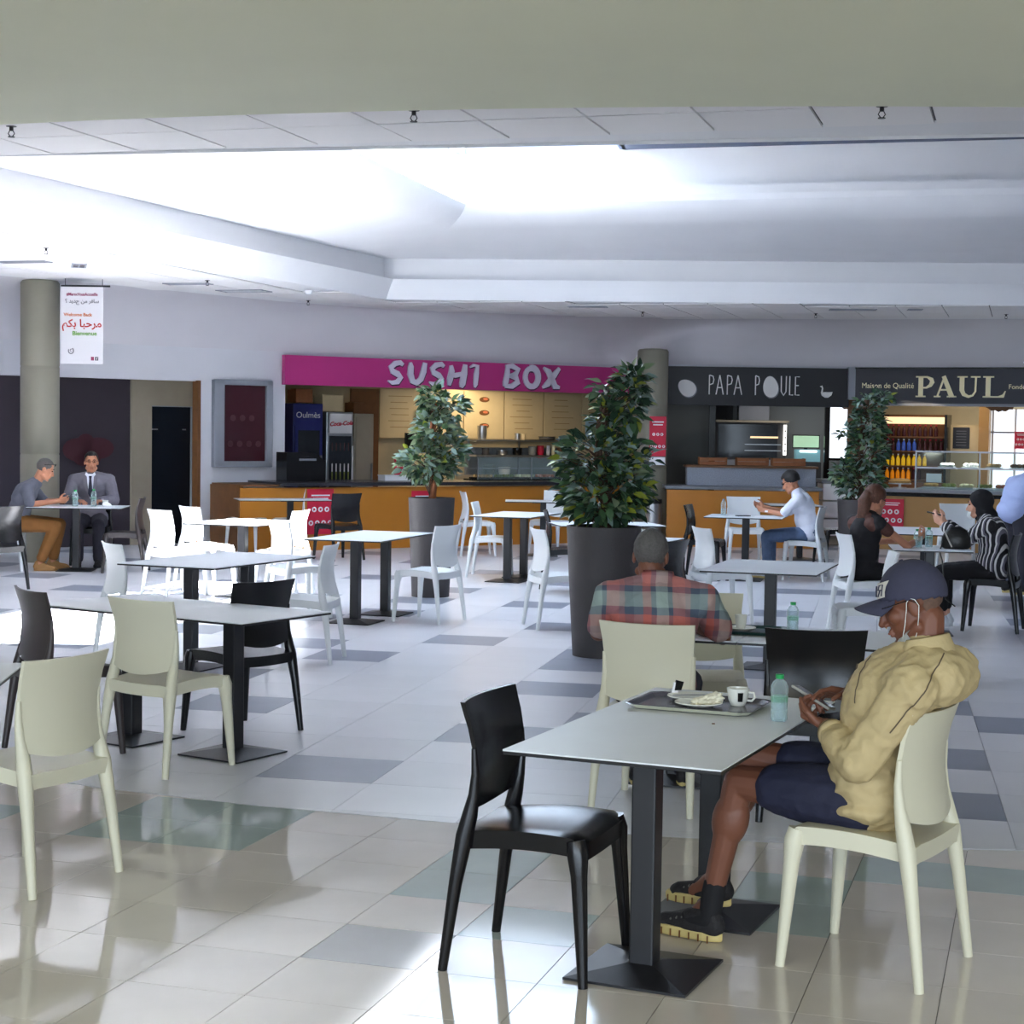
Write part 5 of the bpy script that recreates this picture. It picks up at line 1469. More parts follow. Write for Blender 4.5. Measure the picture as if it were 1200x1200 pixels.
def hand_prims(P, wr, d, n, side, curls=(35, 40, 45, 50), thumb=30, s=1.0, spread=5, thin=1.0):
    """wr wrist, d pointing to the fingers, n out of the palm, side = lateral direction to the thumb (unit)"""
    d, n = V3(d).normalized(), V3(n).normalized(); n = (n-d*n.dot(d)).normalized(); l = V3(side).normalized(); l = (l-d*l.dot(d)-n*l.dot(n)).normalized()
    wr = V3(wr)
    kn = []
    for k, o in enumerate((.030, .010, -.010, -.028)):
        kp = wr+d*(.086-(.006 if k in (0,) else .012 if k == 3 else 0))*s+l*o*s
        kn.append(kp); P.cap(wr+d*.012*s+l*o*.6*s, .0155*s*thin, kp, .0118*s*thin)
    L_ = ((.043, .026, .020), (.047, .030, .021), (.044, .027, .021), (.034, .021, .018))
    for k in range(4):
        ang = 0; p = kn[k]
        dd = (d+l*math.tan(R(spread*(1.5-k))*.5)).normalized()
        r0 = (.0092, .0095, .0090, .0080)[k]*s*thin
        for q in range(3):
            ang += R(curls[k])*(.8 if q == 0 else 1.0 if q == 1 else .6)
            v = dd*math.cos(ang)+n*math.sin(ang)
            p2 = p+v*L_[k][q]*s; P.cap(p, r0*(1-.08*q), p2, r0*(.92-.08*q)); p = p2
    b = wr+d*.020*s+l*.026*s
    t1 = b+(d*.55+l*.65+n*.35).normalized()*.045*s; a = R(thumb)
    P.cap(wr+d*.025*s+l*.012*s+n*.004*s, .017*s*thin, b, .0150*s*thin); P.cap(b, .0145*s*thin, t1, .0108*s*thin)
    v2 = (d*math.cos(a)+n*math.sin(a)*.7+l*.25*math.cos(a)).normalized(); t2 = t1+v2*.032*s; P.cap(t1, .0105*s*thin, t2, .0095*s*thin)
    v3 = (d*math.cos(a*1.3)+n*math.sin(a*1.3)*.7-l*.1).normalized(); P.cap(t2, .0093*s*thin, t2+v3*.024*s, .0078*s*thin)
    return kn
def spine_rot(a, b):
    z_ = (V3(b)-V3(a)).normalized(); x_ = Vector((1, 0, 0)); y_ = z_.cross(x_).normalized(); x_ = y_.cross(z_)
    return Matrix((x_, y_, z_)).transposed()
def torso(P, J, g=0.0, w=1.0, depth=1.0, neck=True):
    pel, ch, nk = V3(J['pel']), V3(J['chest']), V3(J['neck'])
    m = (pel+ch)/2; r1, r2 = spine_rot(pel, ch), spine_rot(ch, nk)
    if 'belly' in J: m = V3(J['belly'])
    P.ell(pel, (.165*w+g, .118*depth+g, .115+g), r1); P.ell(m, (.150*w+g, .112*depth+g, .165+g), r1); P.ell(ch, (.168*w+g, .115*depth+g, .165+g), r2)
    sl, sr = V3(J['shL']), V3(J['shR'])
    P.cap(sl, .056+g, sr, .056+g); P.cap(ch+Vector((0, 0, .04)), .10+g, nk-Vector((0, 0, .03)), .062+g)
    for s_ in (sl, sr): P.cap(nk-Vector((0, 0, .02)), .048+g*.7, s_, .052+g); P.cap(ch, .09+g, s_*.8+ch*.2, .065+g)
def limb(P, a, b, c, ra, rb, rc, g=0.0, t1=1.0, calf=False):
    """upper a-b and lower b-c; t1 trims: 0..1 upper only, 1..2 into the lower"""
    a, b, c = V3(a), V3(b), V3(c)
    if t1 <= 1: P.cap(a, ra+g, a+(b-a)*t1, ra+(rb-ra)*t1+g); return
    P.cap(a, ra+g, b, rb+g); k = t1-1
    P.cap(b, rb+g, b+(c-b)*k, rb+(rc-rb)*k+g)
    if calf: P.ell(b+(c-b)*.3, (rb*.95+g, rb*1.15+g, .10+g), spine_rot(b, c))
def shoe(parent, heel, toe, m, ms, h=.075, w=.045):
    heel, toe = V3(heel), V3(toe); d = (toe-heel); L_ = d.length; f = d.normalized(); up = Vector((0, 0, 1)); l = f.cross(up).normalized(); up = l.cross(f)
    P = Prims()
    X = lambda a, b, c: heel+f*a*L_+l*b+up*c
    P.cap(X(.10, 0, .045), .036, X(.45, 0, .040), .040); P.cap(X(.45, 0, .040), .040, X(.80, .004, .032), .032); P.cap(X(.80, -.012, .028), .027, X(.88, .012, .028), .026)
    P.cap(X(.08, 0, .05), .034, X(.16, 0, .090), .034); P.cap(X(.16, 0, .088), .035, X(.42, 0, .062), .036)
    o = P.build('shoe', m, parent, .006, 3)
    bm = bmesh.new(); pts = []
    n = 20
    for k in range(n):
        a = 2*PI*k/n; x = math.cos(a); yy = math.sin(a)
        wd = w*(1.0+.12*x)*(.86 if -.5 < x < .2 else 1)
        pts.append(X(.50+.515*x, yy*wd, 0))
    rings = [[bm.verts.new(p+up*z_+ (p-X(.5, 0, 0))*e) for p in pts] for z_, e in ((0, -.03), (.006, 0), (.026, .0), (.032, -.06))]
    for a, b in zip(rings, rings[1:]):
        for k in range(n): bm.faces.new((a[k], a[(k+1) % n], b[(k+1) % n], b[k]))
    bm.faces.new(list(reversed(rings[0]))); bm.faces.new(rings[-1])
    obj('sole', bm, ms, o, smooth=False)
    return o, X
def glasses(parent, HM, m, s=1.0, y=.100, z_=.010):
    bm = bmesh.new(); T = lambda p: HM @ (V3(p)*s)
    for q in (-1, 1):
        tube(bm, [T((q*.031+.022*math.cos(a), y-.003-abs(math.cos(a))*.002, z_+.017*math.sin(a))) for a in [2*PI*k/16 for k in range(17)]], .0016*s, 5)
        tube(bm, [T((q*.054, y-.006, z_+.006)), T((q*.075, y-.04, z_+.006)), T((q*.081, -.005, z_+.006)), T((q*.080, -.025, z_-.010))], .0017*s, 5)
    tube(bm, [T((-.010, y, z_+.004)), T((.010, y, z_+.004))], .0016*s, 5)
    o = obj('glasses', bm, m, parent); return o

def seat_pose(lean=.05, tw=0.0, hipz=.53, sh=.19, knee=.36, kz=.50, feet=.34, fz=.085, hx=.09, kx=.12, dz=0.0):
    J = dict(pel=(0, -.10, .56), chest=(0, -.12+lean*.75, .90+dz), neck=(0, -.11+lean*1.15, 1.075+dz))
    J['shL'] = (-sh, -.12+lean, 1.0+dz); J['shR'] = (sh, -.12+lean, 1.0+dz)
    for s_, q in (('L', -1), ('R', 1)):
        J['hip'+s_] = (q*hx, -.06, hipz); J['kn'+s_] = (q*kx, knee, kz); J['an'+s_] = (q*kx*.95, feet, fz)
    return J

# ---- the man in the khaki jacket
def khaki_man():
    t = thing('person', 'man in a khaki jacket and dark cap sitting with crossed legs, tapping a phone', 'person', (1.2025, 5.572, 0), -R(-57))
    J = dict(pel=(0, .0, .565), belly=(0, .0, .70), chest=(0, -.04, .865), neck=(0, -.145, 1.035), shL=(-.18, -.165, .93), shR=(.18, -.13, .93),
             elL=(-.235, -.02, .69), wrL=(-.075, .155, .765), elR=(.235, .04, .72), wrR=(.105, .150, .845),
             hipL=(-.085, .03, .535), knL=(-.085, .455, .545), anL=(-.10, .545, .125), hipR=(.09, .03, .56), knR=(.0, .46, .625), anR=(.055, .60, .17))
    HM = head_mat((0, -.095, 1.178), 14, -22)
    P = Prims(); torso(P, J, -.004)
    P.cap(V3(J['neck'])-Vector((0, .0, .05)), .060, HM @ Vector((0, -.03, -.06)), .056)
    add_head(P, HM, 1.0, .97)
    limb(P, J['shL'], J['elL'], J['wrL'], .048, .040, .028, 0, 2); limb(P, J['shR'], J['elR'], J['wrR'], .048, .040, .028, 0, 2)
    limb(P, J['hipL'], J['knL'], J['anL'], .085, .056, .036, 0, 2, True); limb(P, J['hipR'], J['knR'], J['anR'], .085, .056, .036, 0, 2, True)
    P.cap(J['anL'], .036, (-.10, .62, .05), .03); P.cap(J['anR'], .036, (.055, .68, .11), .03)
    # left hand under the phone, right hand tapping
    hand_prims(P, J['wrL'], (.35, .85, .18), (.25, -.35, .9), (-.6, .3, .6), (58, 62, 64, 66), 38, 1.0)
    hand_prims(P, J['wrR'], (-.66, .62, .16), (-.15, -.42, -.88), (-.70, -.55, .1), (24, 50, 60, 66), 40, 1.0)
    body = P.build('body', M['skin_dark'], t, .0042, 3, .45)
    # jacket
    P = Prims(); torso(P, J, .026)
    P.cap((-.07, -.205, .955), .092, (.07, -.205, .955), .092); P.cap((-.08, -.16, .935), .085, (.08, -.16, .935), .085); P.cap((0, -.17, .97), .09, (0, -.14, 1.02), .080)
    P.ell((0, .01, .60), (.20, .148, .13)); P.ell((0, .0, .52), (.205, .145, .055))
    P.cap((-.08, -.13, .95), .080, J['shL'], .074); P.cap((.08, -.12, .95), .080, J['shR'], .074)
    for a, b, c in ((J['shL'], J['elL'], J['wrL']), (J['shR'], J['elR'], J['wrR'])):
        a, b, c = V3(a), V3(b), V3(c); P.cap(a, .073, a+(b-a)*.5, .068); P.cap(a+(b-a)*.5, .068, b, .064); e = b+(c-b)*.70; P.cap(b, .064, b+(c-b)*.45, .060); P.cap(b+(c-b)*.45, .060, e, .046)
    neck_top = 1.05
    jk = P.build('jacket', M['jacket'], t, .0065, 4, .5, .0065, 13.0)
    # standing collar, zip edge, cuffs, seams
    bm = bmesh.new()
    rows = []
    for zz, rr, dy in ((.995, .104, -.010), (1.035, .092, -.008), (1.070, .084, .0), (1.074, .079, .0), (1.03, .086, -.004)):
        rows.append([bm.verts.new((rr*.95*math.sin(a), -.135+dy+rr*math.cos(a)*-1.0, zz-.018*math.cos(a)*-1-.03*(math.cos(a) < -.5))) for a in [R(-148+296*k/24) for k in range(25)]])
    for a, b in zip(rows, rows[1:]):
        for k in range(24): bm.faces.new((a[k], a[k+1], b[k+1], b[k]))
    obj('collar', bm, M['jacket'], t, smooth=True)
    def on_jacket(p, push=.002):
        ok, loc, nor, _ = jk.closest_point_on_mesh(Vector(p)); return loc+nor*push
    def relax(pts):
        for _ in range(5): pts = [pts[0]]+[(a+b*2+c)/4 for a, b, c in zip(pts, pts[1:], pts[2:])]+[pts[-1]]
        return [on_jacket(p, .003) for p in pts]
    def subdiv(pts, n=6):
        return [Vector(a).lerp(Vector(b), k/n) for a, b in zip(pts, pts[1:]) for k in range(n)]+[Vector(pts[-1])]
    bm = bmesh.new(); tube(bm, relax([on_jacket(p) for p in subdiv([(-.02, .10, 1.0), (-.025, .14, .92), (-.03, .16, .82), (-.03, .18, .72), (-.03, .20, .62)])]), .0045, 6); obj('zip', bm, M['jacket_trim'], t)
    bm = bmesh.new(); tube(bm, relax([on_jacket(p) for p in subdiv([(-.10, -.24, 1.04), (-.20, -.26, 1.0), (-.26, -.25, .93), (-.28, -.20, .86), (-.26, -.13, .80)])]), .0022, 5); tube(bm, relax([on_jacket(p) for p in subdiv([(-.08, .02, 1.02), (-.16, .02, .95), (-.20, .02, .87)])]), .0018, 5); obj('seam', bm, M['jacket_trim'], t, kind='stuff')
    for el, wr in ((J['elL'], J['wrL']), (J['elR'], J['wrR'])):
        a, b = V3(el), V3(wr); d = (b-a)
        bm = bmesh.new(); tube(bm, [a+d*.74, a+d*.79, a+d*.88, a+d*.885], [.046, .049, .044, .034], 18); c_ = obj('cuff', bm, M['jacket'], t, smooth=True)
        bm = bmesh.new(); tube(bm, [a+d*.835, a+d*.855], [.0480, .0470], 18, cap=False); obj('cuff_band', bm, M['jacket_trim'], c_)
    bm = bmesh.new(); a, b = V3(J['elL']), V3(J['wrL']); d = b-a; tube(bm, [a+d*.90, a+d*.955], [.034, .033], 18); obj('watch_strap', bm, M['brown'], t)
    # shorts
    P = Prims(); P.ell((0, .0, .545), (.185, .14, .105))
    for h, k, f in (('hipL', 'knL', .66), ('hipR', 'knR', .64)):
        a, b = V3(J[h]), V3(J[k]); P.cap(a, .105, a+(b-a)*.4, .100); P.cap(a+(b-a)*.4, .100, a+(b-a)*f, .086)
    P.build('shorts', M['navy'], t, .007, 4, .5, .003, 10)
    for s_, heel, toe in (('L', (-.115, .495, .004), (-.10, .77, .004)), ('R', (.055, .545, .078), (.075, .80, .064))):
        o, X = shoe(t, heel, toe, M['shoe'], M['sole'])
        bm = bmesh.new()
        for k in range(4):
            tube(bm, [X(.42+.08*k, -.030, .070-.006*k), X(.44+.08*k, 0, .092-.011*k), X(.42+.08*k, .030, .070-.006*k)], .0035, 5)
        tube(bm, [X(.40, .01, .098), X(.36, .03, .125), X(.42, .04, .11)], .003, 5)
        obj('laces', bm, M['lace'], o, kind='stuff')
        bm = bmesh.new()
        for k in range(7):
            for sd in (-1, 1):
                p = X(.10+.13*k, sd*.047, .013); box(bm, p, (.004, .004, .024))
        obj('sole_grooves', bm, M['brown'], o, kind='stuff')
        P = Prims(); a = V3(J['an'+s_]); P.cap(X(.17, 0, .07), .040, X(.44, 0, .058), .036); P.cap(X(.17, 0, .07), .040, a+(V3(J['kn'+s_])-a)*.10, .041); P.cap(a+(V3(J['kn'+s_])-a)*.08, .041, a+(V3(J['kn'+s_])-a)*.16, .041); P.build('sock', M['sock'], t, .006, 3)
    # head things
    face_parts(t, HM); glasses(t, HM, M['blacksl'])
    hair('hair', t, HM, M['stubble'], lambda p: p.z < .03 and p.y < -.035 and p.z > -.05, 1.0, .002, thin=.97)
    # cap
    def capf(p): return p.z > .030-.10*p.y-.006
    bm = bmesh.new(); bmesh.ops.create_icosphere(bm, subdivisions=5, radius=1)
    for v in bm.verts: v.co = Vector((v.co.x*.088, v.co.y*.109-.016, v.co.z*.108+.030))
    bmesh.ops.delete(bm, geom=[v for v in bm.verts if v.co.z < .014+.28*v.co.y], context='VERTS')
    bmesh.ops.solidify(bm, geom=bm.faces[:], thickness=.003)
    bmesh.ops.transform(bm, verts=bm.verts[:], matrix=HM); c_ = obj('cap', bm, M['capnavy'], t, smooth=True)
    bm = bmesh.new(); top, bot = [], []
    nb = 16
    for r in range(5):
        f = r/4; row = []
        for k in range(nb+1):
            a = R(-60+120*k/nb)
            base = Vector((math.sin(a)*.085, math.cos(a)*.105-.016, 0)); tip = Vector((math.sin(a)*.086*(1-.18*f), math.cos(a)*.105-.016+.088*f*math.cos(a*.9)**.8, 0))
            p = base.lerp(tip, f); zz = .014+.28*base.y+.010*f-.046*(abs(math.sin(a))**2)*f-.008*f*f
            row.append(Vector((p.x, p.y, zz+.006)))
        top.append([bm.verts.new(p) for p in row]); bot.append([bm.verts.new(p-Vector((0, 0, .005))) for p in row])
    for g_, fl in ((top, 0), (bot, 1)):
        for a, b in zip(g_, g_[1:]):
            for k in range(nb): bm.faces.new((a[k], a[k+1], b[k+1], b[k]))
    for k in range(nb): bm.faces.new((top[-1][k], top[-1][k+1], bot[-1][k+1], bot[-1][k]))
    for k in (0, nb):
        for r in range(4): bm.faces.new((top[r][k], top[r+1][k], bot[r+1][k], bot[r][k]))
    bmesh.ops.transform(bm, verts=bm.verts[:], matrix=HM); obj('brim', bm, M['capnavy'], c_, smooth=True)
    bm = bmesh.new(); bmesh.ops.create_icosphere(bm, subdivisions=2, radius=.008); bmesh.ops.scale(bm, verts=bm.verts[:], vec=(1, 1, .5)); bmesh.ops.translate(bm, verts=bm.verts[:], vec=(0, -.016, .139)); bmesh.ops.transform(bm, verts=bm.verts[:], matrix=HM); obj('cap_button', bm, M['capnavy'], c_, smooth=True)
    def on_crown(u, h, push):      # u sideways, h up on the cap front
        y = math.sqrt(max(0, 1-(u/.088)**2-((h-.030)/.108)**2))*.109-.016
        n_ = Vector((u/.088**2, (y+.016)/.109**2, (h-.03)/.108**2)).normalized(); return HM @ (Vector((u, y, h))+n_*push)
    bm = bmesh.new(); nu = 6
    g_ = [[bm.verts.new(on_crown(-.062+.090*i/nu, .048+.044*j/3, .006)) for i in range(nu+1)] for j in range(4)]
    for a, b in zip(g_, g_[1:]):
        for k in range(nu): bm.faces.new((a[k], a[k+1], b[k+1], b[k]))
    pt = obj('patch', bm, M['patch'], c_)
    def cap_strokes(pls):
        bm = bmesh.new()
        for pl in pls: tube(bm, [on_crown(a, b+.004, .0075) for a, b in pl], .0022, 5)
        obj('patch_mark', bm, M['capnavy'], pt)
    cap_strokes([[(-.052, .050), (-.052, .080), (-.038, .080), (-.036, .068), (-.050, .066)], [(-.046, .066), (-.036, .050)], [(-.022, .050), (-.022, .080)], [(-.010, .050), (-.010, .080), (-.018, .064)]])
    # mask pulled under the chin, with its loops
    bm = bmesh.new(); rows = []
    for zz, yy, hw in ((-.090, .070, .062), (-.100, .084, .072), (-.122, .078, .074), (-.142, .044, .066)):
        rows.append([bm.verts.new(HM @ Vector((hw*math.sin(a), yy-.055*(1-math.cos(a))+.004*math.sin(9*a), zz+.02*(1-math.cos(a))))) for a in [R(-80+160*k/10) for k in range(11)]])
    for a, b in zip(rows, rows[1:]):
        for k in range(10): bm.faces.new((a[k], a[k+1], b[k+1], b[k]))
    bmesh.ops.solidify(bm, geom=bm.faces[:], thickness=.003)
    mk = obj('face_mask', bm, M['mask'], t, smooth=True)
    for q in (-1, 1):
        bm = bmesh.new()
        tube(bm, [HM @ Vector(p) for p in ((q*.050, .06, -.095), (q*.066, .035, -.055), (q*.078, .012, -.01), (q*.083, .004, .010), (q*.086, -.010, .021), (q*.087, -.024, .012), (q*.085, -.030, -.01), (q*.077, -.015, -.045), (q*.066, .005, -.085), (q*.054, .030, -.118))], .0013, 5)
        obj('ear_loop', bm, M['mask'], mk)
    return t
khaki_man()
ph = thing('phone', 'grey phone held by the man in the khaki jacket', 'phone', (0, 0, 0))
def local_to_world(x, y, z_, c=(1.2025, 5.572), th=-57):
    f = (math.sin(R(th)), math.cos(R(th))); r = (math.cos(R(th)), -math.sin(R(th)))
    return Vector((c[0]+x*r[0]+y*f[0], c[1]+x*r[1]+y*f[1], z_))
bm = bmesh.new(); box(bm, (0, 0, 0), (.073, .150, .009), bev=.0035); obj('body', bm, M['phone'], ph, smooth=False)
bx('screen', (0, 0, .0049), (.066, .136, .0008), M['screen'], ph)
ph.matrix_world = Matrix.Translation(local_to_world(0, .233, .842)) @ Matrix.Rotation(R(57), 4, 'Z') @ Matrix.Rotation(R(26), 4, 'X') @ Matrix.Rotation(R(10), 4, 'Y')

def sitter(label, c, th, J, HM, skin, top, top_to, legs, leg_to=2.0, shoes=None, hands=(), vox=.008, g=.016, skirt=None, depth=1.0, w=1.0, hs=1.0, thin=1.0, wrinkle=.003, sleeve_r=None, face=True, fw=.085):
    t = thing('person', label, 'person', (c[0]+fw*math.sin(R(th)), c[1]+fw*math.cos(R(th)), 0), -R(th))
    P = Prims(); torso(P, J, -.004, w, depth)
    P.cap(V3(J['neck'])-Vector((0, 0, .05)), .056*w, HM @ Vector((0, -.02, -.06)), .052*w)
    add_head(P, HM, hs, thin)
    for s_ in 'LR':
        limb(P, J['sh'+s_], J['el'+s_], J['wr'+s_], .046*w, .038*w, .027*w, 0, 2)
        limb(P, J['hip'+s_], J['kn'+s_], J['an'+s_], .080*w, .054*w, .036*w, 0, 2, True)
        P.cap(J['an'+s_], .034, V3(J['an'+s_])+Vector((0, .10, -.05)), .028)
    for h in hands: hand_prims(P, *h)
    P.build('body', skin, t, vox*.8, 3, .45)
    P = Prims(); torso(P, J, g, w, depth)
    if skirt: P.ell(skirt[0], skirt[1])
    for s_ in 'LR':
        a, b, c_ = V3(J['sh'+s_]), V3(J['el'+s_]), V3(J['wr'+s_])
        if top_to[0] >= 0:
            limb(P, a, b, c_, .050*w, .044*w, .030*w, g, top_to[0])
    o = P.build('top', top, t, vox, 4, .5, wrinkle, 9)
    o.name = top_to[1]
    if legs is not None:
        P = Prims(); P.ell(J['pel'], (.168*w+.008, .128*depth+.012, .115)); 
        for s_ in 'LR': limb(P, J['hip'+s_], J['kn'+s_], J['an'+s_], .086*w, .060*w, .045*w, .012, leg_to)
        o = P.build('trousers', legs, t, vox, 4, .5, wrinkle, 9)
    if shoes:
        for s_ in 'LR':
            a = V3(J['an'+s_]); shoe(t, a+Vector((0, -.06, -a.z+.003)), a+Vector((0, .20, -a.z+.003)), shoes[0], shoes[1])
    if face: face_parts(t, HM, hs)
    return t

# plaid shirt, back to us
J = seat_pose(.06, dz=-.03); J.update(neck=(0, .02, 1.02), shL=(-.215, -.03, .945), shR=(.215, -.03, .945), chest=(0, -.06, .85), elL=(-.285, .12, .755), wrL=(-.12, .34, .78), elR=(.30, .14, .755), wrR=(.14, .36, .78))
HM = head_mat((-.035, .045, 1.135), -4, -14)
plaid = stripes_mat('plaid_cloth', [((1, .15, 0), .30, [(0, (150, 164, 160)), (.18, (70, 80, 98)), (.25, (182, 104, 98)), (.44, (150, 96, 100)), (.52, (72, 84, 102)), (.66, (100, 112, 124)), (.80, (176, 92, 84)), (.92, (76, 86, 104))]), ((0, .15, 1), .27, [(0, (190, 98, 84)), (.20, (74, 86, 104)), (.34, (152, 170, 164)), (.60, (72, 84, 102)), (.70, (186, 120, 112)), (.9, (160, 90, 90))])])
t = sitter('man in a short-sleeved plaid shirt sitting with his back to us', (.66, 7.90), 10, J, HM, M['skin_dark'], plaid, (.76, 'plaid_shirt'), M['darktrouser'], 1.95, (M['shoe'], M['sole']), [((-.12, .34, .78), (.6, .8, 0), (0, -.3, -1), (.5, -.4, .3)), ((.14, .36, .78), (-.6, .8, 0), (0, -.3, -1), (-.5, -.4, .3))], .0065, .020, w=1.08, depth=1.0, wrinkle=.004, fw=.10)
hair('hair', t, HM, M['hair_grey'], lambda p: p.z > -.055+.9*max(0, p.y+.02) and not (p.y > .055 and p.z < .075), 1.0, .005)
bm = bmesh.new(); rows = [[bm.verts.new((r_*math.sin(a), .015+r_*math.cos(a)*-1-.01, z_+.012*math.cos(a))) for a in [R(-120+240*k/18) for k in range(19)]] for z_, r_ in ((1.0, .088), (1.035, .078), (1.065, .074), (1.045, .079))]
for a, b in zip(rows, rows[1:]):
    for k in range(18): bm.faces.new((a[k], a[k+1], b[k+1], b[k]))
obj('collar', bm, plaid, t, smooth=True)

# youth in a white t-shirt with glasses
J = seat_pose(.10); J.update(elL=(-.22, .16, .76), wrL=(-.10, .40, .80), elR=(.22, .18, .76), wrR=(.10, .44, .83), neck=(0, .03, 1.03), shL=(-.18, -.01, .95), shR=(.18, -.01, .95), chest=(0, -.04, .85))
HM = head_mat((0, .115, 1.135), 0, -28)
t = sitter('youth in a white t-shirt and jeans sitting sideways at a small table', (3.434, 20.14), -71, J, HM, M['skin'], M['shirtw'], (.85, 'tshirt'), M['jeans'], 1.9, (M['whiteshoe'], M['sole']), [((-.10, .40, .80), (.4, .9, .2), (.8, -.2, .3), (0, .3, .9)), ((.10, .44, .83), (-.3, .9, .2), (-.8, -.2, .2), (0, .3, .9))], .009, .016, w=.94)
hair('hair', t, HM, M['hair'], lambda p: p.z > -.03+.95*max(0, p.y+.015)+.0 and not (p.y > .05 and p.z < .060), 1.0, .018)
glasses(t, HM, M['blacksl'])
lth('watch', [(.032, -.010), (.034, 0), (.032, .010)], M['paper'], t, 14, c=(-.125, .355, .79))

# woman with a ponytail
J = seat_pose(.05); J.update(elL=(-.24, .10, .76), wrL=(-.10, .34, .78), elR=(.23, .20, .755), wrR=(.12, .42, .80), chest=(0, -.07, .86), neck=(0, -.03, 1.03), shL=(-.165, -.06, .945), shR=(.165, -.06, .945))
HM = head_mat((0, .03, 1.15), 10, -14)
t = sitter('woman with a long brown ponytail and black sleeveless top, seen from behind', (3.03, 14.87), 62, J, HM, M['skin'], M['blackcloth'], (-1, 'black_top'), M['blackcloth'], 1.9, (M['shoe'], M['sole']), [((.12, .42, .80), (-.1, .8, .6), (-.8, -.2, .3), (-.2, -.4, .8)), ((-.10, .34, .78), (.5, .8, 0), (0, -.2, -1), (.4, -.3, .3))], .008, .010, w=.88)
P = Prims(); P.cap((-.12, -.08, .93), .075, (.12, -.08, .93), .075); P.cap((-.05, -.07, .98), .062, (.05, -.07, .98), .062)
for s_ in 'LR': P.cap(J['sh'+s_], .060, V3(J['sh'+s_])*.7+V3(J['el'+s_])*.3, .056)
P.build('lace_yoke', M['lacetop'], t, .009, 4)
hair('hair', t, HM, M['hair_brown'], lambda p: p.z > -.05+1.1*max(0, p.y+.02) and not (p.y > .05 and p.z < .07), 1.0, .014)
bm = bmesh.new(); tube(bm, [HM @ Vector(p) for p in ((0, -.07, .06), (-.01, -.098, .03), (-.02, -.105, -.04), (-.02, -.095, -.11), (-.02, -.080, -.18), (-.02, -.062, -.25), (-.015, -.045, -.31), (-.01, -.035, -.35))], [.026, .044, .052, .055, .053, .048, .034, .008], 20)
for v in bm.verts: v.co += Vector((noise.noise(v.co*22), noise.noise(v.co*22+Vector((5, 0, 0))), 0))*.022
obj('ponytail', bm, M['hair_brown'], t, smooth=True)

# woman in a black headscarf
J = seat_pose(.08); J.update(elL=(-.20, .17, .775), wrL=(-.10, .36, .93), elR=(.19, .18, .775), wrR=(.06, .37, .94), chest=(0, -.05, .85), neck=(0, .0, 1.01), shL=(-.175, -.03, .93), shR=(.175, -.03, .93))
HM = head_mat((0, .06, 1.105), 4, -8)
strp = stripes_mat('striped_cloth', [((.45, 1, .10), .082, [(0, (30, 28, 34)), (.22, (220, 218, 216)), (.40, (30, 28, 34)), (.58, (112, 108, 122)), (.74, (226, 224, 222)), (.86, (30, 28, 34))])], .75, .3, .006)
t = sitter('woman in a black headscarf and black-and-white striped blouse holding a phone', (4.255, 15.21), -67, J, HM, M['skin_light'], strp, (1.8, 'striped_blouse'), M['blackcloth'], 1.72, (M['whiteshoe'], M['whiteshoe']), [((-.10, .36, .93), (.3, .75, .5), (.8, -.2, .2), (.1, -.5, .8)), ((.06, .37, .94), (-.2, .75, .5), (-.8, -.2, .2), (.0, -.5, .8))], .008, .020, ((0, -.09, .60), (.20, .17, .16)), w=.95)
P = Prims(); rot = HM.to_3x3()
P.ell(HM @ Vector((0, -.022, .030)), (.098, .110, .104), rot); P.ell(HM @ Vector((0, -.03, -.05)), (.100, .085, .10), rot); P.cap(HM @ Vector((0, -.02, -.10)), .075, (0, -.02, 1.0), .085); P.cap((-.05, .01, .97), .06, (.05, .01, .97), .06)
inv = HM.inverted()
def fcut(co):
    p = inv @ co
    return p.y > .030 and -.125 < p.z < .070 and (p.x/.066)**2+((p.z+.02)/.092)**2 < 1
P.build('headscarf', M['blackcloth'], t, .007, 4, .5, .002, 10, fcut)
bm = bmesh.new(); rows = [[bm.verts.new(HM @ Vector((hw*math.sin(a), yy-.05*(1-math.cos(a)), zz))) for a in [R(-70+140*k/8) for k in range(9)]] for zz, yy, hw in ((-.055, .108, .045), (-.09, .118, .05), (-.12, .095, .045))]
for a, b in zip(rows, rows[1:]):
    for k in range(8): bm.faces.new((a[k], a[k+1], b[k+1], b[k]))
obj('face_mask', bm, M['mask'], t, smooth=True)
hp = thing('phone', 'dark phone in the hands of the woman in a headscarf', 'phone'); bx('body', (0, 0, 0), (.072, .15, .009), M['blacksl'], hp); bx('screen', (0, 0, .005), (.065, .135, .001), M['screen'], hp)
hp.matrix_world = Matrix.Translation(local_to_world(-.02, .52, 1.01, (4.255, 15.21), -67)) @ Matrix.Rotation(R(67), 4, 'Z') @ Matrix.Rotation(R(12), 4, 'X')

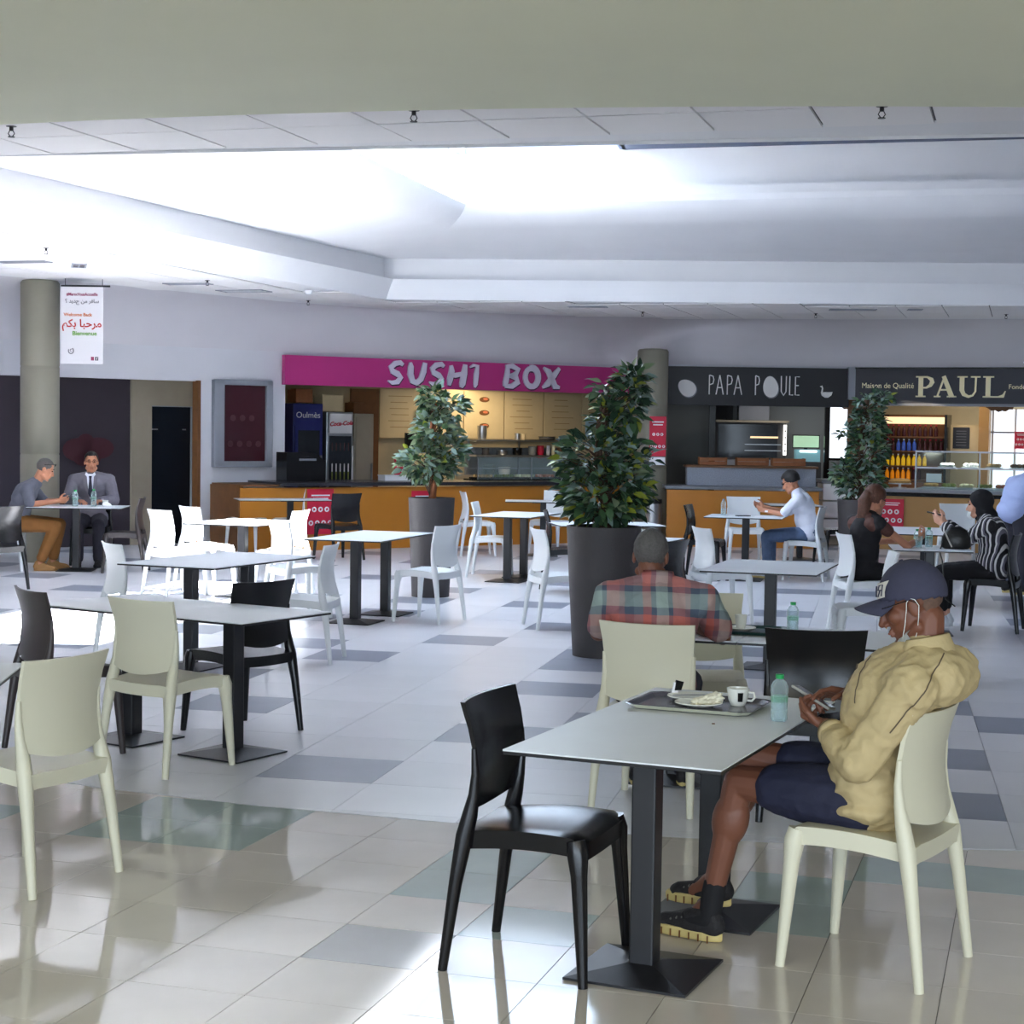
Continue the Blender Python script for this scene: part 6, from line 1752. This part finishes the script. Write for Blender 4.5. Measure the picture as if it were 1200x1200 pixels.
# man in a grey t-shirt, leaning on the table
J = seat_pose(.34); J.update(pel=(0, -.06, .56), belly=(0, -.05, .70), chest=(0, .0, .86), neck=(0, .12, 1.03), shL=(-.20, .06, .945), shR=(.20, .05, .945), elL=(-.25, .20, .775), wrL=(-.08, .38, .80), elR=(.25, .08, .765), wrR=(.06, .38, .80), hipL=(-.10, -.02, .54), hipR=(.10, -.02, .54), knL=(-.14, .38, .52), knR=(.16, .36, .52), anL=(-.12, .30, .09), anR=(.14, .18, .09))
HM = head_mat((0, .23, 1.165), 6, -26)
t = sitter('man in a grey t-shirt with sunglasses on his head, leaning over a phone', (-5.83, 19.81), 80, J, HM, M['skin'], M['tee'], (.9, 'tshirt'), M['ochre'], 1.85, (M['tanshoe'], M['tanshoe']), [((-.08, .38, .80), (.4, .85, .1), (.8, -.1, .2), (.0, .3, .9)), ((.06, .38, .80), (-.3, .9, .1), (-.8, -.1, .2), (.0, .3, .9))], .009, .016, w=1.04, fw=.24)
hair('hair', t, HM, M['hair_grey'], lambda p: p.z > -.04+.95*max(0, p.y+.02) and not (p.y > .055 and p.z < .075), 1.0, .003)
bm = bmesh.new()
for q in (-1, 1):
    g_ = bmesh.ops.create_icosphere(bm, subdivisions=2, radius=1); bmesh.ops.scale(bm, verts=g_['verts'], vec=(.026, .006, .017)); bmesh.ops.translate(bm, verts=g_['verts'], vec=(q*.032, .084, .088))
    tube(bm, [(q*.058, .078, .09), (q*.080, .03, .07), (q*.082, -.03, .04)], .003, 5)
tube(bm, [(-.01, .088, .092), (.01, .088, .092)], .003, 5)
bmesh.ops.transform(bm, verts=bm.verts[:], matrix=HM); obj('sunglasses', bm, M['blacksl'], t, smooth=True)
hp = thing('phone', 'dark phone held over the table by the man in a grey t-shirt', 'phone'); bx('body', (0, 0, 0), (.072, .15, .009), M['blacksl'], hp); bx('screen', (0, 0, .005), (.065, .135, .001), M['screen'], hp)
hp.matrix_world = Matrix.Translation(local_to_world(0, .73, .85, (-5.83, 19.81), 80)) @ Matrix.Rotation(R(-80), 4, 'Z') @ Matrix.Rotation(R(30), 4, 'X')

# man in a grey suit, facing us
J = seat_pose(.04); J.update(elL=(-.27, .04, .78), wrL=(-.14, .24, .78), elR=(.27, .04, .78), wrR=(.12, .26, .78), shL=(-.205, -.06, 1.015), shR=(.205, -.06, 1.015), neck=(0, -.04, 1.09), chest=(0, -.07, .91))
HM = head_mat((0, .0, 1.235), 8, -4)
t = sitter('bearded man with glasses in a grey suit and dark tie, facing us', (-5.05, 20.80), 172, J, HM, M['skin'], M['suit'], (1.9, 'suit_jacket'), M['darktrouser'], 1.95, (M['shoe'], M['sock']), [((-.14, .24, .78), (.5, .8, 0), (0, -.2, -1), (.4, -.3, .3)), ((.12, .26, .78), (-.5, .8, 0), (0, -.2, -1), (-.4, -.3, .3))], .009, .022, w=1.05)
hair('hair', t, HM, M['hair'], lambda p: p.z > -.03+.95*max(0, p.y+.02) and not (p.y > .05 and p.z < .07), 1.0, .009)
hair('beard', t, HM @ Matrix.Translation((0, .022, -.075)) @ Matrix.Scale(.72, 4), M['hair'], lambda p: p.z < .03 and p.y > -.02 and not (p.z > -.005 and abs(p.x) < .05), 1.0, .004)
glasses(t, HM, M['blacksl'])
bm = bmesh.new(); fr_ = [(-.055, .085, 1.09), (.055, .085, 1.09), (.035, .098, .98), (.006, .105, .80), (-.006, .105, .80), (-.035, .098, .98)]
vs = [bm.verts.new((x, y+.012, z_)) for x, y, z_ in fr_]; vb = [bm.verts.new((x, y-.05, z_)) for x, y, z_ in fr_]; bm.faces.new(vs); bm.faces.new(list(reversed(vb)))
for k in range(6): bm.faces.new((vs[k], vs[(k+1) % 6], vb[(k+1) % 6], vb[k]))
sf = obj('shirt_front', bm, M['shirtw'], t)
bm = bmesh.new(); pl = [(-.018, 1.07), (.018, 1.07), (.013, 1.035), (.026, .86), (0, .81), (-.026, .86), (-.013, 1.035)]; prism(bm, pl, .008, off=(0, .125, 0)); obj('tie', bm, M['tie'], t)
for q in (-1, 1):
    bm = bmesh.new(); prism(bm, [(q*.045, 1.11), (q*.085, 1.05), (q*.075, .96), (q*.015, .80), (q*.035, .97)], .010, off=(0, .118, 0)); obj('lapel', bm, M['suit'], t)
    bm = bmesh.new(); prism(bm, [(q*.006, 1.075), (q*.05, 1.115), (q*.062, 1.085), (q*.03, 1.05)], .010, off=(0, .122, 0)); obj('shirt_collar', bm, M['shirtw'], t)

# man in a pale blue shirt standing at the bakery counter, cut by the frame
t = thing('person', 'man in a pale blue shirt bending forward at the right edge, behind the headscarf woman', 'person', (5.46, 18.75, 0), -R(72))
J = dict(pel=(0, -.05, .90), chest=(0, .03, 1.10), neck=(0, .15, 1.28), shL=(-.20, .08, 1.19), shR=(.20, .08, 1.19), elL=(-.27, .10, .92), wrL=(-.16, .32, .95), elR=(.27, .10, .92), wrR=(.16, .32, .95), hipL=(-.09, 0, .90), knL=(-.11, .03, .50), anL=(-.11, 0, .09), hipR=(.09, 0, .90), knR=(.11, .02, .50), anR=(.12, 0, .09))
HM = head_mat((0, .24, 1.40), 0, -24)
P = Prims(); torso(P, J, -.004); P.cap((0, .11, 1.24), .056, HM @ Vector((0, -.02, -.06)), .052); add_head(P, HM)
for s_ in 'LR': limb(P, J['sh'+s_], J['el'+s_], J['wr'+s_], .048, .040, .028, 0, 2); limb(P, J['hip'+s_], J['kn'+s_], J['an'+s_], .085, .056, .038, 0, 2, True)
hand_prims(P, J['wrL'], (.4, .9, 0), (0, 0, -1), (.8, -.3, 0)); hand_prims(P, J['wrR'], (-.4, .9, 0), (0, 0, -1), (-.8, -.3, 0))
P.build('body', M['skin'], t, .008, 3)
P = Prims(); torso(P, J, .022, 1.05, 1.1)
for s_ in 'LR': limb(P, J['sh'+s_], J['el'+s_], J['wr'+s_], .052, .046, .03, .018, .9)
P.build('shirt', M['shirtb'], t, .009, 4, .5, .004, 8)
P = Prims(); P.ell(J['pel'], (.175, .135, .12))
for s_ in 'LR': limb(P, J['hip'+s_], J['kn'+s_], J['an'+s_], .098, .072, .058, .008, 1.95)
P.build('trousers', M['darktrouser'], t, .009, 4, .5, .003, 8)
for s_ in 'LR': a = V3(J['an'+s_]); shoe(t, (a.x, a.y-.07, .003), (a.x, a.y+.20, .003), M['shoe'], M['sole'])
face_parts(t, HM); hair('hair', t, HM, M['hair'], lambda p: p.z > -.05+.95*max(0, p.y+.02) and not (p.y > .05 and p.z < .07), 1.0, .008)
